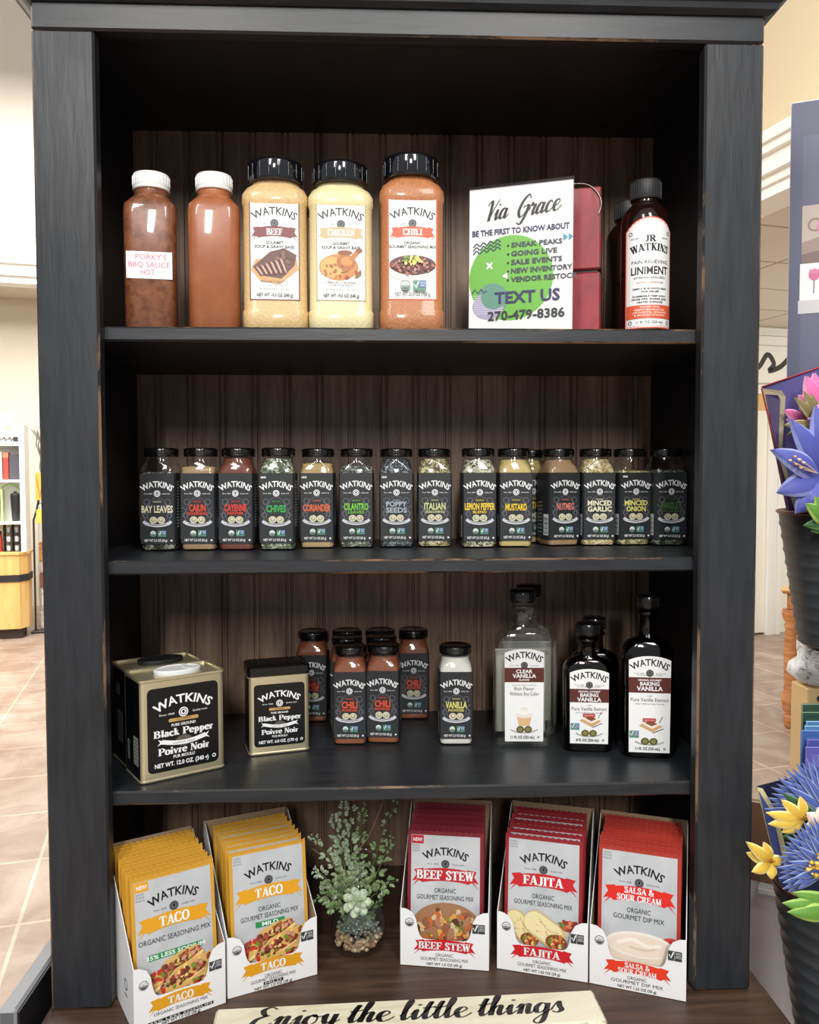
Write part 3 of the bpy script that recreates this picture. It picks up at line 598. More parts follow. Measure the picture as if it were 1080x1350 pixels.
def chilibowl(c, x, y, s):
    c.ell(x, y-.16*s, .5*s, .22*s, (206, 208, 208), 24, 180, 360); c.ell(x, y-.02*s, .54*s, .24*s, (226, 226, 224), 28); c.ell(x, y-.02*s, .5*s, .21*s, (92, 40, 38), 28)
    c.blobs(x, y-.03*s, .45*s, .17*s, 80, .025*s, .05*s, [(136, 62, 54), (104, 38, 40), (176, 104, 96), (84, 34, 34), (188, 130, 118)], 8); c.blobs(x-.02*s, y+.07*s, .22*s, .09*s, 40, .02*s, .05*s, [(236, 204, 84), (120, 150, 60), (244, 226, 140), (90, 128, 52)], 9)
def big_label(kind, H=2.1):
    rib, border, word, pic, line1, line2 = kind
    c = Canvas(.060); c.grid(-.5, .5, 0, H, border); c.grid(-.475, .475, .025, H-.025, (240, 243, 242))
    logo(c, H-.39, .84, .14, K_, (96, 108, 104), .75)
    c.banner(0, H-.76, .92, .2, rib); c.text(word, 0, H-.80, .13, W_, w=.075*len(word)+.02, font='serif')
    c.text(line1, 0, H-.98, .055, K_, w=.05*len(line1), bold=.02); c.text(line2, 0, H-1.06, .055, K_, w=.046*len(line2), bold=.02)
    c.clip = (-.47, .47, .03, H-.03); pic(c, 0, H-1.38, .95); c.clip = None
    return c
def seasoning_bottle(x, y, rot, h, mat, kind, label, organic, ny):
    s = h/.206
    t = thing('seasoning_bottle', label, 'bottle', (x, y, S1+.0004), rot, 'large square seasoning bottles')
    m = MB().loft([(z*s, hx, hx*.86, r) for z, hx, r in ((0, .0365, .012), (.003, .0395, .013), (.024, .0398, .013), (.0262, .0384, .013), (.149, .0384, .013), (.1515, .0398, .014), (.162, .0396, .015), (.171, .036, .02), (.1765, .031, .026), (.183, .0295, .0252))], mat)
    m.build('bottle_body', t)
    k = MB().lathe([(.0335, .180*s), (.0345, .1812*s), (.0345, .201*s), (.0335, .2046*s), (.030, .206*s), (.029, .2052*s), (.0001, .2052*s)], plain((16, 18, 24), 0.12, 0, 0.6, 'black_cap'), 36)
    for i in range(18):
        a = 2*PI*i/18; k.tube([(.0344*math.cos(a), .0344*math.sin(a), .184*s), (.0344*math.cos(a), .0344*math.sin(a), .2*s)], .0007, M_CAP, 5)
    k.build('cap', t)
    c = big_label(kind)
    if organic: usda(c, -.15, .28, .1); nongmo(c, .14, .28, .26, .2)
    else:
        c.text('Makes over 11 cups of soup', 0, .36, .04, (90, 92, 96), w=.55); c.text('or over 4 cups of gravy', 0, .29, .04, (90, 92, 96), w=.48); c.text('No Artificial Flavors. No Dairy.', 0, .21, .04, (90, 92, 96), w=.62)
    c.text(ny, 0, .075, .065, K_, w=.72, bold=.02)
    b = MB(); c.emit(b, front(-.0384*.86-.0003, .036*s)); b.build('label', t)
seasoning_bottle(-.1572, .0815, R(3), .209, mottled('beef_base', (206, 172, 118), (218, 186, 134), None, 260, .45), ((122, 46, 46), (118, 62, 48), 'BEEF', steak, 'GOURMET', 'SOUP & GRAVY BASE'), 'large tan seasoning bottle with BEEF on a dark red ribbon', False, 'NET WT 19.0 OZ (540 g)')
seasoning_bottle(-.0772, .0815, R(3), .207, mottled('chicken_base', (222, 208, 156), (232, 220, 174), (200, 178, 118), 260, .45), ((196, 172, 128), (176, 162, 126), 'CHICKEN', chicken, 'GOURMET', 'SOUP & GRAVY BASE'), 'large pale yellow seasoning bottle with a roast bird on its label', False, 'NET WT 19.0 OZ (540 g)')
seasoning_bottle(.0105, .0815, R(1), .217, mottled('chili_mix', (172, 108, 66), (188, 124, 80), None, 300, .45), ((232, 84, 48), (222, 92, 58), 'CHILI', chilibowl, 'ORGANIC', 'GOURMET SEASONING MIX'), 'large orange seasoning bottle with CHILI on a bright orange ribbon', True, 'NET WT 25.0 OZ (708 g)')
# flyer in a clear holder, red box behind it
fly = thing('flyer_sign', 'white flyer with a green circle and a phone number in a clear stand', 'sign', (.1455, .068, S1+.0004), R(-20))
c = Canvas(.1300); c.rect(-.5, .5, 0, 1.41, (246, 246, 243)); nv = (48, 46, 96); gn = (116, 190, 72)
c.ell(-.09, .53, .41, .41, gn, 48); c.ell(-.27, .33, .15, .16, (112, 152, 150), 32); c.ell(-.31, .27, .155, .13, (176, 170, 200), 28)
for k in range(9): c.stroke([(-.45, .20+k*.022), (-.17, .20+k*.022)], .005, (226, 224, 238))
c.ell(-.25, .36, .13, .12, (104, 156, 136), 24)
for k in range(3): c.stroke([(-.46+i*.034, .86-k*.035+(.018 if i % 2 else -.012)+i*.004) for i in range(9)], .012, (40, 62, 92), True)
c.stroke([(-.47, .40), (-.44, .44), (-.41, .40), (-.38, .44), (-.35, .40), (-.32, .42)], .012, nv)
for a in (1, -1): c.stroke([(-.325, .66-a*.03), (-.27, .66+a*.03)], .018, W_)
c.poly([(-.175, .55), (-.12, .585), (-.12, .52)], W_)
for k in (0, .05): c.poly([(.41+k, .84), (.455+k, .875), (.41+k, .91)], (72, 150, 178))
c.text('Via', -.24, 1.1, .19, K_, w=.24, font='script', shear=.3, slope=.1); c.text('Grace', .17, 1.12, .2, K_, w=.43, font='script', shear=.3, slope=.1)
c.text('BE THE FIRST TO KNOW ABOUT', 0, .955, .052, nv, w=.94, bold=.035)
for k, tx in enumerate(('SNEAK PEAKS', 'GOING LIVE', 'SALE EVENTS', 'NEW INVENTORY', 'VENDOR RESTOCK')):
    y = .82-k*.083; c.ell(-.115, y+.02, .011, .011, K_, 8); c.text(tx, -.085, y, .045, (60, 62, 84), w=.048*len(tx)-.04, bold=.03, align='l')
c.text('TEXT US', .07, .29, .105, nv, w=.63, bold=.03); c.text('270-479-8386', .06, .13, .083, (44, 46, 54), w=.74, bold=.025)
lean = lambda u, v, w: (u, -w+.10*v, v)
b = MB().prism([(-.065, 0), (.065, 0), (.065, .1834), (-.065, .1834)], lambda x, z: (x, (.03*z), z), lambda x, z: (x, (.03*z)+.001, z), M_CARD); c.emit(b, lambda u, v, w: (u, .03*v-.0002-w, v)); b.build('flyer_sheet', fly, (0, 0, .003))
h = MB().prism([(-.0665, 0), (.0665, 0), (.0665, .1895), (-.0665, .1895)], lambda x, z: (x, (.03*z)-.0025, z), lambda x, z: (x, (.03*z)-.0012, z), M_ACRYL); h.box(-.0665, .0665, -.002, .026, 0, .0015, M_ACRYL)
h.prism([(-.0665, .1865), (.0665, .1865), (.0665, .1895), (-.0665, .1895)], lambda x, z: (x, (.03*z)-.003, z), lambda x, z: (x, (.03*z)+.0012, z), thin_glass('frosted_rim', (.7, .68, .72), .5, .3, .008)); h.build('clear_holder', fly)
rb = thing('wooden_box', 'worn red painted wooden box with a wire handle behind the white flyer', 'box', (.188, .1305, S1+.0004), R(-17))
M_RED = m_wood('chipped_red_paint', (120, 26, 38), (150, 36, 48), (164, 46, 56), (1, 1, .4), 40)
M_REDW = NT('chipped_edge'); f_ = M_REDW.noise(M_REDW.coords((1, 1, .5)), 45, 5, .65); M_REDW.l(M_REDW.ramp(f_, [(.5, (146, 34, 46)), (.56, (96, 74, 60))]), M_REDW.b.inputs['Base Color']); M_REDW = M_REDW.m
MB().bbox(-.075, .075, -.028, .03, 0, .083, M_RED, .002, M_REDW).build('lower_box', rb)
MB().bbox(-.075, .075, -.028, .03, .0865, .19, M_RED, .002, M_REDW).box(-.071, .071, -.024, .026, .083, .0865, M_INNER).build('upper_box', rb)
MB().tube(catmull([(.02, 0), (.035, .003), (.05, .004), (.062, -.004), (.072, -.02), (.071, -.04)], 5) and [(x, -.030, .19+z) for x, z in catmull([(.008, -.004), (.015, .003), (.05, .004), (.066, -.004), (.075, -.02), (.072, -.036)], 5)], .0008, plain((150, 146, 140), .3, 1, 0, 'wire')).build('wire_handle', rb)
# liniment bottles
LB = MB().lathe([(r, z*1.075) for r, z in ((.026, 0), (.0295, .002), (.0305, .005), (.0305, .132), (.0285, .141), (.022, .150), (.0175, .1535), (.0165, .156), (.0165, .160))], plain((30, 14, 10), .12, 0, .5, 'dark_amber_glass'), 36)
def liniment(x, y, lab, label):
    t = thing('liniment_bottle', label, 'bottle', (x, y, S1+.0004), R(-6), 'dark bottles at the right end of the top shelf')
    LB.build('bottle_body', t) if not lab else reuse(lab, 'bottle_body', t)
    k = MB().lathe([(.0185, .1705), (.0192, .1715), (.0192, .192), (.018, .1945), (.0001, .1948)], M_CAPM, 36)
    for i in range(36):
        a = 2*PI*i/36; k.tube([(.0192*math.cos(a), .0192*math.sin(a), .172), (.0192*math.cos(a), .0192*math.sin(a), .191)], .0005, M_CAPM, 4)
    k.build('cap', t)
    if lab: return lab
    c = Canvas(.058); o = (226, 96, 62); H = 2.25; top = [(-.5, 1.98), (-.4, 2.1), (-.25, 2.19), (-.1, 2.23)]
    P = lambda d: [(-.5+d, 0+d), (-.25, d), (0, d), (.25, d), (.5-d, d)]+[(-x*(.5-d)/.5, y-d) for x, y in top]+[(0, 2.24-d)]+[(x*(.5-d)/.5, y-d) for x, y in top[::-1]]
    def strips(d, col):  # bent panel as vertical slats
        xs = [-.5+d+(1-2*d)*i/14 for i in range(15)]; hh = lambda x: 2.24-d-.26*(abs(x)/.5)**2.2
        vs = []; fs = []
        for x in xs: vs += [(x, d), (x, hh(x))]
        for i in range(14): fs.append((2*i, 2*i+2, 2*i+3, 2*i+1))
        c.put(vs, fs, col)
    strips(0, o); strips(.025, W_); strips(.045, (236, 150, 120)); strips(.055, W_)
    for sx in (-1, 1):
        for yy in (.12, 1.92): c.ring(sx*.38, yy, .035, .015, K_, n=10)
    c.text('JR', 0, 1.74, .13, K_, w=.2, font='serif'); c.text('WATKINS', 0, 1.56, .15, K_, w=.72, font='serif', arc=1.2); c.text('SINCE 1868', -.3, 1.8, .03, K_, w=.16); c.text('QUALITY', .3, 1.8, .03, K_, w=.16)
    c.text('PAIN RELIEVING', 0, 1.3, .07, K_, w=.7); c.text('LINIMENT', 0, 1.09, .15, K_, w=.72, bold=.02); c.text('EXTERNAL ANALGESIC', 0, 1.0, .04, K_, w=.6); c.text('WITH CAMPHOR', 0, .9, .04, (200, 90, 60), w=.5)
    for k, tx in enumerate(('SIMPLY RUB ONTO SKIN', 'FOR RELIEF', 'FLAMMABLE: KEEP AWAY', 'FROM FIRE, SPARKS AND', 'HEATED SURFACES')): c.text(tx, 0, .78-k*.06-(.03 if k > 1 else 0), .034, K_, w=.032*len(tx), bold=.02)
    xs = [-.46+.92*i/12 for i in range(13)]; c.put([p for x in xs for p in ((x, .2), (x, .47))], [(2*i, 2*i+2, 2*i+3, 2*i+1) for i in range(12)], o)
    for k, tx in enumerate(('RELIEF FOR', 'SIMPLE BACKACHE,', 'ARTHRITIS, SPRAINS', '& MUSCLE STRAINS')): c.text(tx, 0, .41-k*.055, .036, (248, 222, 208), w=.036*len(tx), bold=.02)
    c.text('11 FL OZ (325 mL)', 0, .1, .05, K_, w=.5)
    b = MB(); wr = wrapped(.0307, .0065); c.emit(b, lambda u, v, w: wr(u*1.16, v*1.05, w)); b.build('label', t)
    return bpy.data.objects.get('bottle_body') if False else [o for o in t.children if o.name.startswith('bottle_body')][0]
l0 = liniment(.3085, .082, None, 'dark amber bottle with a white and orange LINIMENT label')
liniment(.3115, .162, l0, 'second dark bottle half hidden behind the white and orange labelled one')

# ------------------------------------------------------------------ pepper tins
def tin_label(c, W, H, net):
    q = H/1.45; Y = lambda d: H-d*q
    logo(c, Y(.30), .78, .108, W_, W_, .68)
    c.rrect(-.21, .21, Y(.62), Y(.56), .02, (196, 158, 96)); c.text('GOURMET', 0, Y(.605), .028, K_, w=.2)
    c.text('PURE GROUND', 0, Y(.70), .036, W_, w=.34, bold=.02); c.text('Black Pepper', 0, Y(.86), .098, W_, w=.84, font='serif')
    c.ell(0, Y(.97), .12, .075, (96, 92, 84), 18)
    for sx in (-1, 1): c.poly([(sx*.26, Y(.95)), (sx*.36, Y(.89)), (sx*.33, Y(.95)), (sx*.37, Y(1.0))][::sx], W_)
    c.stroke([(-.31, Y(.94)), (-.15, Y(.985)), (0, Y(1.0)), (.15, Y(.985)), (.31, Y(.94))], .06, W_, True); c.text("DEPUIS 1868", 0, Y(1.012), .022, K_, w=.3)
    c.text('Poivre Noir', 0, Y(1.175), .098, W_, w=.72, font='serif'); c.text('PUR MOULU', 0, Y(1.255), .04, W_, w=.3, bold=.02)
    c.text(net, -.03, .055, .055, W_, w=.76, bold=.03); c.ring(.43, .085, .022, .012, W_, n=10)
def pepper_tin(x, y, rot, label, lid_white, hinged, W, D, H, net, stickers):
    t = thing('pepper_tin', label, 'tin', (x, y, S3+.0004), rot, 'black and gold pepper tins')
    hx, hy = W/2, D/2; gold = M_GOLD; zt = H if not hinged else H-.014
    m = MB()
    ring = lambda z, d=0, r=.006: rr_ring(hx-d, hy-d, r, z, 4)
    m.rings([ring(0, .0005), ring(.0015, -.0008), ring(.003, -.0008), ring(.004, 0)], gold, False, (True, False))
    ra = ring(.004); rb_ = ring(zt-.004)
    # front face gold, the other sides black
    n = len(ra); vs = ra+rb_; fg = []; fbk = []
    for i in range(n):
        j = (i+1) % n; f = (i, j, n+j, n+i); ny = (ra[i][1]+ra[j][1])/2
        (fg if ny < -hy+.0045 else fbk).append(f)
    m.add(vs, fg, gold, True); m.add(vs, fbk, M_TINBLK, True)
    if not hinged:
        m.rings([ring(zt-.004), ring(zt-.003, -.001), ring(zt, -.001), ring(zt, .0016), ring(zt-.0025, .002)], gold, False, (False, False)); m.add(ring(zt-.0025, .002), [list(range(n))], gold)
    else: m.add(ring(zt-.004), [list(range(n))], gold); m.rings([ring(zt-.004), ring(zt-.001, .001)], gold, False, (False, True))
    m.build('tin_body', t)
    if hinged:
        k = MB(); e = .0008
        k.rings([ring(zt-.0012, -e), ring(zt+.002, -e-.0006), ring(zt+.0105, -e-.0006), ring(zt+.013, .001), ring(zt+.014, .006)], M_TINBLK, False); k.build('hinged_lid', t)
        MB().rings([ring(zt-.003, -e-.0004), ring(zt-.0013, -e-.0004)], M_GOLD, False).build('rim', t)
    else:
        k = MB(); pc = M_WHITE if lid_white else M_CAPM; r = .026; secs = [[(.004+r*1.15*math.cos(2*PI*i/40)*q, r*.72*math.sin(2*PI*i/40)*q, zt+z) for i in range(40)] for q, z in ((1, -.0024), (1.02, .002), (1.0, .0034), (.86, .0036), (.84, .0028))]
        k.rings(secs, pc); k.box(.012, .02, -.012, .012, zt+.0028, zt+.0036, pc); k.build('pouring_lid', t)
    c = Canvas(W*.84); LH = (zt-.024)/(W*.84); c.rrect(-.5, .5, -.01, LH, .07, (16, 16, 17)); tin_label(c, 1, LH, net)
    b = MB(); c.emit(b, front(-hy-.0003, .012), rough=.3); b.build('label', t)
    for x0, x1, z0, z1 in stickers or ():
        s = Canvas(); s.rect(x0, x1, z0, z1, (150, 152, 156)); b = MB()
        for q in range(7): s.rect(x0+.0015, x1-.0015, z0+(z1-z0)*(q+.3)/7.2, z0+(z1-z0)*(q+.62)/7.2, (74, 76, 80))
        s.emit(b, lambda u, v, w: (-hx-.0003-w, -u, v)); b.build('side_sticker', t)
    return t
ca, sa = math.cos(R(32.6)), math.sin(R(32.6))
def tinpos(fx, fy, W, D, a): return fx+W/2*math.cos(a)-D/2*math.sin(a), fy+W/2*math.sin(a)+D/2*math.cos(a)
a = R(32.6); px, py = tinpos(-.322, .0378, .108, .064, a)
pepper_tin(px, py, a, 'large black and gold pepper tin with a white oval lid, front of the pair', True, False, .108, .064, .128, 'NET WT. 12.0 OZ. (340 g)', [(.004, .024, .02, .055), (-.02, -.012, .02, .045)])
qx, qy = tinpos(-.322-.0374, .0378+.0575, .104, .062, a)
pepper_tin(qx+.002, qy+.002, a, 'large black pepper tin with a dark oval lid behind the white lidded one', False, False, .104, .062, .128, 'NET WT. 12.0 OZ. (340 g)', [(-.004, .02, .03, .07), (-.008, .008, .09, .105)])
a = R(16); px, py = tinpos(-.2056, .135, .082, .05, a)
pepper_tin(px, py, a, 'small black and silvery gold pepper tin with a black hinged top', False, True, .082, .050, .122, 'NET WT. 6.0 OZ. (170 g)', None)

# ------------------------------------------------------------------ vanilla bottles
def cupcake(c, x, y, s):
    c.poly([(x-.3*s, y), (x+.3*s, y), (x+.22*s, y-.42*s), (x-.22*s, y-.42*s)], (232, 196, 150))
    for i in range(7): c.stroke([(x-.26*s+i*.087*s, y-.02*s), (x-.2*s+i*.066*s, y-.42*s)], .02*s, (216, 170, 116))
    c.ell(x, y+.04*s, .36*s, .14*s, (240, 232, 222)); c.ell(x, y+.16*s, .27*s, .13*s, (250, 246, 238)); c.ell(x, y+.27*s, .15*s, .1*s, (238, 228, 214)); c.ell(x-.06*s, y+.2*s, .12*s, .06*s, W_)
def smores(c, x, y, s):
    c.poly([(x-.5*s, y-.02*s), (x-.1*s, y+.2*s), (x+.5*s, y-.04*s), (x+.08*s, y-.32*s)], (214, 168, 116)); c.poly([(x-.36*s, y+.05*s), (x-.02*s, y+.2*s), (x+.4*s, y+.02*s), (x+.06*s, y-.16*s)], (244, 236, 224))
    c.poly([(x-.24*s, y+.09*s), (x, y+.2*s), (x+.28*s, y+.06*s), (x+.05*s, y-.05*s)], (128, 76, 52)); c.rrect(x-.34*s, x+.22*s, y+.14*s, y+.3*s, .03*s, (186, 56, 46)); c.text('MADE WITH', x-.06*s, y+.19*s, .05*s, W_, w=.44*s)
    c.stroke([(x+.36*s, y+.1*s), (x+.5*s, y+.38*s)], .03*s, (120, 70, 40)); c.stroke([(x+.1*s, y-.34*s), (x+.54*s, y-.14*s)], .03*s, (66, 40, 26))
def medals(c, y):
    c.stroke([(-.34, y), (-.2, y-.06), (0, y-.08), (.2, y-.06), (.34, y)], .03, (176, 176, 170), True)
    for sx in (-1, 1): c.ell(sx*.1, y, .1, .09, (92, 88, 48), 14); c.ell(sx*.1, y, .06, .055, (138, 132, 74), 12)
def vanilla_bottle(x, y, rot, W, D, zs, H, rn, glass, liquid, fill, lab, label, group, cap_m, tall):
    t = thing('vanilla_bottle', label, 'bottle', (x, y, S3+.0004), rot, group)
    hx, hy = W/2, D/2
    secs = [(0, hx*.93, hy*.9, .012), (.003, hx, hy, .013), (zs-.004, hx, hy, .013)]
    for q in range(1, 8):
        ang = R(90*q/8); cc = math.cos(ang)**.8; X = rn*1.12+(hx-rn*1.12)*cc; Y = rn*1.1+(hy-rn*1.1)*cc; secs.append((zs-.004+.019*math.sin(ang), X, Y, min(X, Y)*.62+.38*min(X, Y)*(q/8)))
    secs += [(zs+.018, rn*1.08, rn*1.08, rn*1.07), (zs+.024, rn, rn, rn*.999), (H-.026, rn, rn, rn*.999), (H-.025, rn*1.18, rn*1.18, rn*1.17), (H-.021, rn*1.18, rn*1.18, rn*1.17), (H-.020, rn*.98, rn*.98, rn*.97), (H-.012, rn*.98, rn*.98, rn*.97)]
    MB().loft(secs, glass, (True, True), 6).build('glass_bottle', t)
    if liquid:
        k = .0022; ls = [(z+(.003 if i == 0 else 0), a-k, b-k, max(r-k, .004)) for i, (z, a, b, r) in enumerate(secs) if z < fill]
        l_ = ls[-1]; ls.append((fill, l_[1]*(.985 if fill < zs else .95), l_[2]*.97, l_[3])); MB().loft(ls, liquid, (True, True), 6).build('liquid', t)
    k = MB().lathe([(rn*1.22, H-.0165), (rn*1.28, H-.0155), (rn*1.28, H-.0015), (rn*1.2, H), (.0001, H+.0002)], cap_m, 32)
    for i in range(32):
        q = 2*PI*i/32; k.tube([(rn*1.28*math.cos(q), rn*1.28*math.sin(q), H-.015), (rn*1.28*math.cos(q), rn*1.28*math.sin(q), H-.002)], .0004, cap_m, 4)
    k.build('cap', t)
    if glass is M_GLASSG: MB().box(-hx*.9, hx*.9, hy+.0002, hy+.0006, .008, .128, plain((244, 244, 236), .6, name='paper_back')).build('back_label', t)
    if lab:
        c, u, z0 = lab; b = MB(); c.emit(b, front(-hy-.0004, z0)); b.build('label', t)
    return t
def van_label(unit, H, clear, small=False):
    c = Canvas(unit); xs = [-.5+i/14 for i in range(15)]; br = (92, 40, 34)
    hh = lambda x: H-.05-.10*(2*abs(x))**2.2
    c.put([p for x in xs for p in ((x, .0), (x, hh(x)))], [(2*i, 2*i+2, 2*i+3, 2*i+1) for i in range(14)], W_)
    c.p[0] = ([(x*(1 if y > .03 else .97), y) for x, y in c.p[0][0]], c.p[0][1], W_)
    logo(c, H-.28, .86, .15, K_, (110, 110, 112), .72)
    if clear:
        c.rect(-.5, .5, H-.9, H-.53, br); c.text('CLEAR', 0, H-.665, .085, W_, w=.42, bold=.03); c.text('VANILLA', 0, H-.785, .095, W_, w=.6, bold=.03); c.text('FLAVOR', 0, H-.865, .05, W_, w=.26, bold=.02)
        c.text('IMITATION', -.0, H-.99, .03, (130, 130, 130), w=.6); c.text('Rich Flavor', 0, H-1.11, .09, K_, w=.5); c.text('Without Any Color', 0, H-1.24, .09, K_, w=.74)
        cupcake(c, 0, .66, .62); medals(c, .31); c.text('11 FL OZ (325 mL)', -.04, .08, .07, K_, w=.6, bold=.02); c.ring(.36, .115, .022, .012, K_, n=8)
    else:
        c.text('ALL NATURAL · ORIGINAL GOURMET', 0, H-.53, .03, (90, 60, 50), w=.6); d = .03 if small else 0
        c.rect(-.5, .5, H-.95+d, H-.57, br); c.text('ORIGINAL GOURMET', 0, H-.66, .045, W_, w=.56, bold=.02); c.text('BAKING', 0, H-.77, .085, W_, w=.46, bold=.03); c.text('VANILLA', 0, H-.895, .1, W_, w=.62, bold=.03)
        c.text('- with -', 0, H-1.04+d, .035, K_, w=.2); c.text('Pure Vanilla Extract', 0, H-1.16+d, .085, K_, w=.9); c.text('WITH OTHER NATURAL FLAVORS', 0, H-1.24+d, .035, (110, 110, 110), w=.7)
        smores(c, .03, .68 if not small else .62, .56); nongmo(c, -.36, .45, .22, .17); medals(c, .28); c.text('11 FL OZ (325 mL)' if not small else '8 FL OZ (236 mL)', -.04, .07, .065, K_, w=.58, bold=.02); c.ring(.36, .105, .022, .012, K_, n=8)
    return c
M_LIQ = thin_glass('clear_liquid', (.985, .985, .965)); M_DKL = plain((12, 7, 6), .18, 0, .4, 'dark_extract')
vanilla_bottle(.1706, .1785, R(-3), .0795, .044, .148, .2165, .0143, M_GLASSG, M_LIQ, .128, (van_label(.0545, 2.42, True), 0, .008), 'clear glass flavouring bottle with a CLEAR VANILLA label and black cap', 'flat vanilla bottles', M_CAP, True)
vanilla_bottle(.190, .231, R(-3), .0795, .044, .148, .2165, .0143, M_GLASSG, M_LIQ, .128, None, 'clear glass bottle standing behind the CLEAR VANILLA bottle', 'flat vanilla bottles', M_CAP, True)
vanilla_bottle(.2556, .148, R(-7), .067, .036, .112, .1745, .0124, M_AMBER, M_DKL, .128, (van_label(.0525, 2.0, False, True), 0, .012), 'short dark bottle with a brown and white BAKING VANILLA label', 'flat vanilla bottles', M_CAP, False)
vanilla_bottle(.277, .193, R(-7), .067, .036, .112, .1745, .0124, M_AMBER, M_DKL, .128, None, 'short dark bottle half hidden behind the short labelled one', 'flat vanilla bottles', M_CAP, False)
vanilla_bottle(.3300, .122, R(-9), .066, .040, .143, .2155, .0113, M_AMBER, M_DKL, .152, (van_label(.0545, 2.42, False), 0, .008), 'tall dark bottle with a BAKING VANILLA label beside the right wall of the shelf', 'flat vanilla bottles', M_CAP, True)

# ------------------------------------------------------------------ display boxes of seasoning packets
def tacos(c, x, y, s):
    c.ell(x, y-.34*s, .62*s, .14*s, (222, 214, 200)); c.ell(x-.40*s, y+.02*s, .1*s, .09*s, (184, 52, 44)); c.ell(x-.30*s, y+.06*s, .085*s, .08*s, (206, 70, 56)); c.ell(x-.34*s, y-.05*s, .08*s, .07*s, (160, 40, 36)); c.ell(x-.42*s, y+.05*s, .03*s, .02*s, (232, 140, 120))
    mix = [(122, 58, 44), (168, 84, 66), (112, 140, 52), (196, 54, 44), (238, 206, 116), (96, 46, 38), (150, 76, 60), (132, 66, 50), (204, 150, 120)]
    for i, (dx, dy, L) in enumerate(((-.02, .14, .34), (.12, .02, .4), (.16, -.2, .44))):
        cx, cy = x+dx*s, y+dy*s; L *= s
        c.poly([(cx-L, cy-.24*s), (cx-.85*L, cy-.02*s), (cx-.4*L, cy+.13*s), (cx+.2*L, cy+.2*s), (cx+.8*L, cy+.22*s), (cx+L, cy+.12*s), (cx+.5*L, cy-.08*s), (cx-.4*L, cy-.22*s)], (216, 176, 104))
        for k in range(4): c.blobs(cx-.55*L+k*.36*L, cy-.04*s+k*.055*s, .16*s, .085*s, 18, .022*s, .05*s, mix, 11+4*i+k)
        c.stroke([(cx-L, cy-.22*s), (cx-.5*L, cy-.13*s), (cx+.3*L, cy+.0*s), (cx+1.02*L, cy+.13*s)], .045*s, (236, 202, 134), True); c.stroke([(cx-.9*L, cy-.2*s), (cx-.3*L, cy-.1*s), (cx+.5*L, cy+.03*s)], .012*s, (250, 228, 176), True)
    c.blobs(x+.05*s, y-.40*s, .42*s, .08*s, 40, .022*s, .05*s, mix+[(142, 170, 70)], 17)
def stew(c, x, y, s):
    c.ell(x, y, .5*s, .34*s, (160, 116, 84), 26); c.blobs(x, y, .42*s, .27*s, 70, .04*s, .1*s, [(112, 66, 50), (146, 92, 70), (214, 160, 78), (196, 104, 56), (90, 52, 42), (206, 188, 140), (172, 120, 92)], 21, .9)
    c.blobs(x-.05*s, y-.06*s, .34*s, .2*s, 20, .015*s, .03*s, [(92, 132, 52), (222, 170, 96), (126, 150, 60)], 22)
def capsule(c, x0, y0, x1, y1, w, col, n=8):
    a = math.atan2(y1-y0, x1-x0); P = [(x1+w*math.cos(a-PI/2+PI*i/n), y1+w*math.sin(a-PI/2+PI*i/n)) for i in range(n+1)]+[(x0+w*math.cos(a+PI/2+PI*i/n), y0+w*math.sin(a+PI/2+PI*i/n)) for i in range(n+1)]; return c.poly(P, col)
def wraps(c, x, y, s):
    c.ell(x+.36*s, y+.12*s, .17*s, .12*s, (206, 198, 188)); c.ell(x+.36*s, y+.15*s, .15*s, .08*s, (162, 66, 48)); c.blobs(x+.36*s, y+.15*s, .15*s, .07*s, 26, .02*s, .045*s, [(196, 96, 70), (150, 52, 42), (110, 130, 60), (214, 130, 96)], 31)
    fill = [(216, 152, 76), (180, 60, 46), (110, 136, 60), (232, 196, 130), (120, 62, 42), (196, 116, 66)]
    for x0, y0, x1, y1, w in ((-.40, .14, -.24, -.02, .15), (-.12, .15, .13, -.0, .17)):
        capsule(c, x+x0*s, y+y0*s, x+x1*s, y+y1*s, w*s, (206, 184, 124)); capsule(c, x+x0*s-.015*s, y+y0*s+.01*s, x+x1*s-.015*s, y+y1*s+.02*s, (w-.025)*s, (234, 220, 170))
        c.stroke([(x+(x0+.06)*s, y+(y0+.06)*s), (x+((x0+x1)/2+.05)*s, y+((y0+y1)/2)*s), (x+(x1+.07)*s, y+(y1+.05)*s)], .018*s, (212, 190, 132), True)
        c.blobs(x+(x0*.6+x1*.4)*s, y+(y0*.6+y1*.4)*s, w*.6*s, w*.9*s, 12, .008*s, .02*s, [(216, 194, 136), (204, 172, 108)], 33)
        c.ell(x+(x1+.04)*s, y+(y1-.07)*s, w*.86*s, w*.6*s, (136, 76, 46), 18); c.blobs(x+(x1+.04)*s, y+(y1-.07)*s, w*.7*s, w*.48*s, 30, .02*s, .045*s, fill, 32)
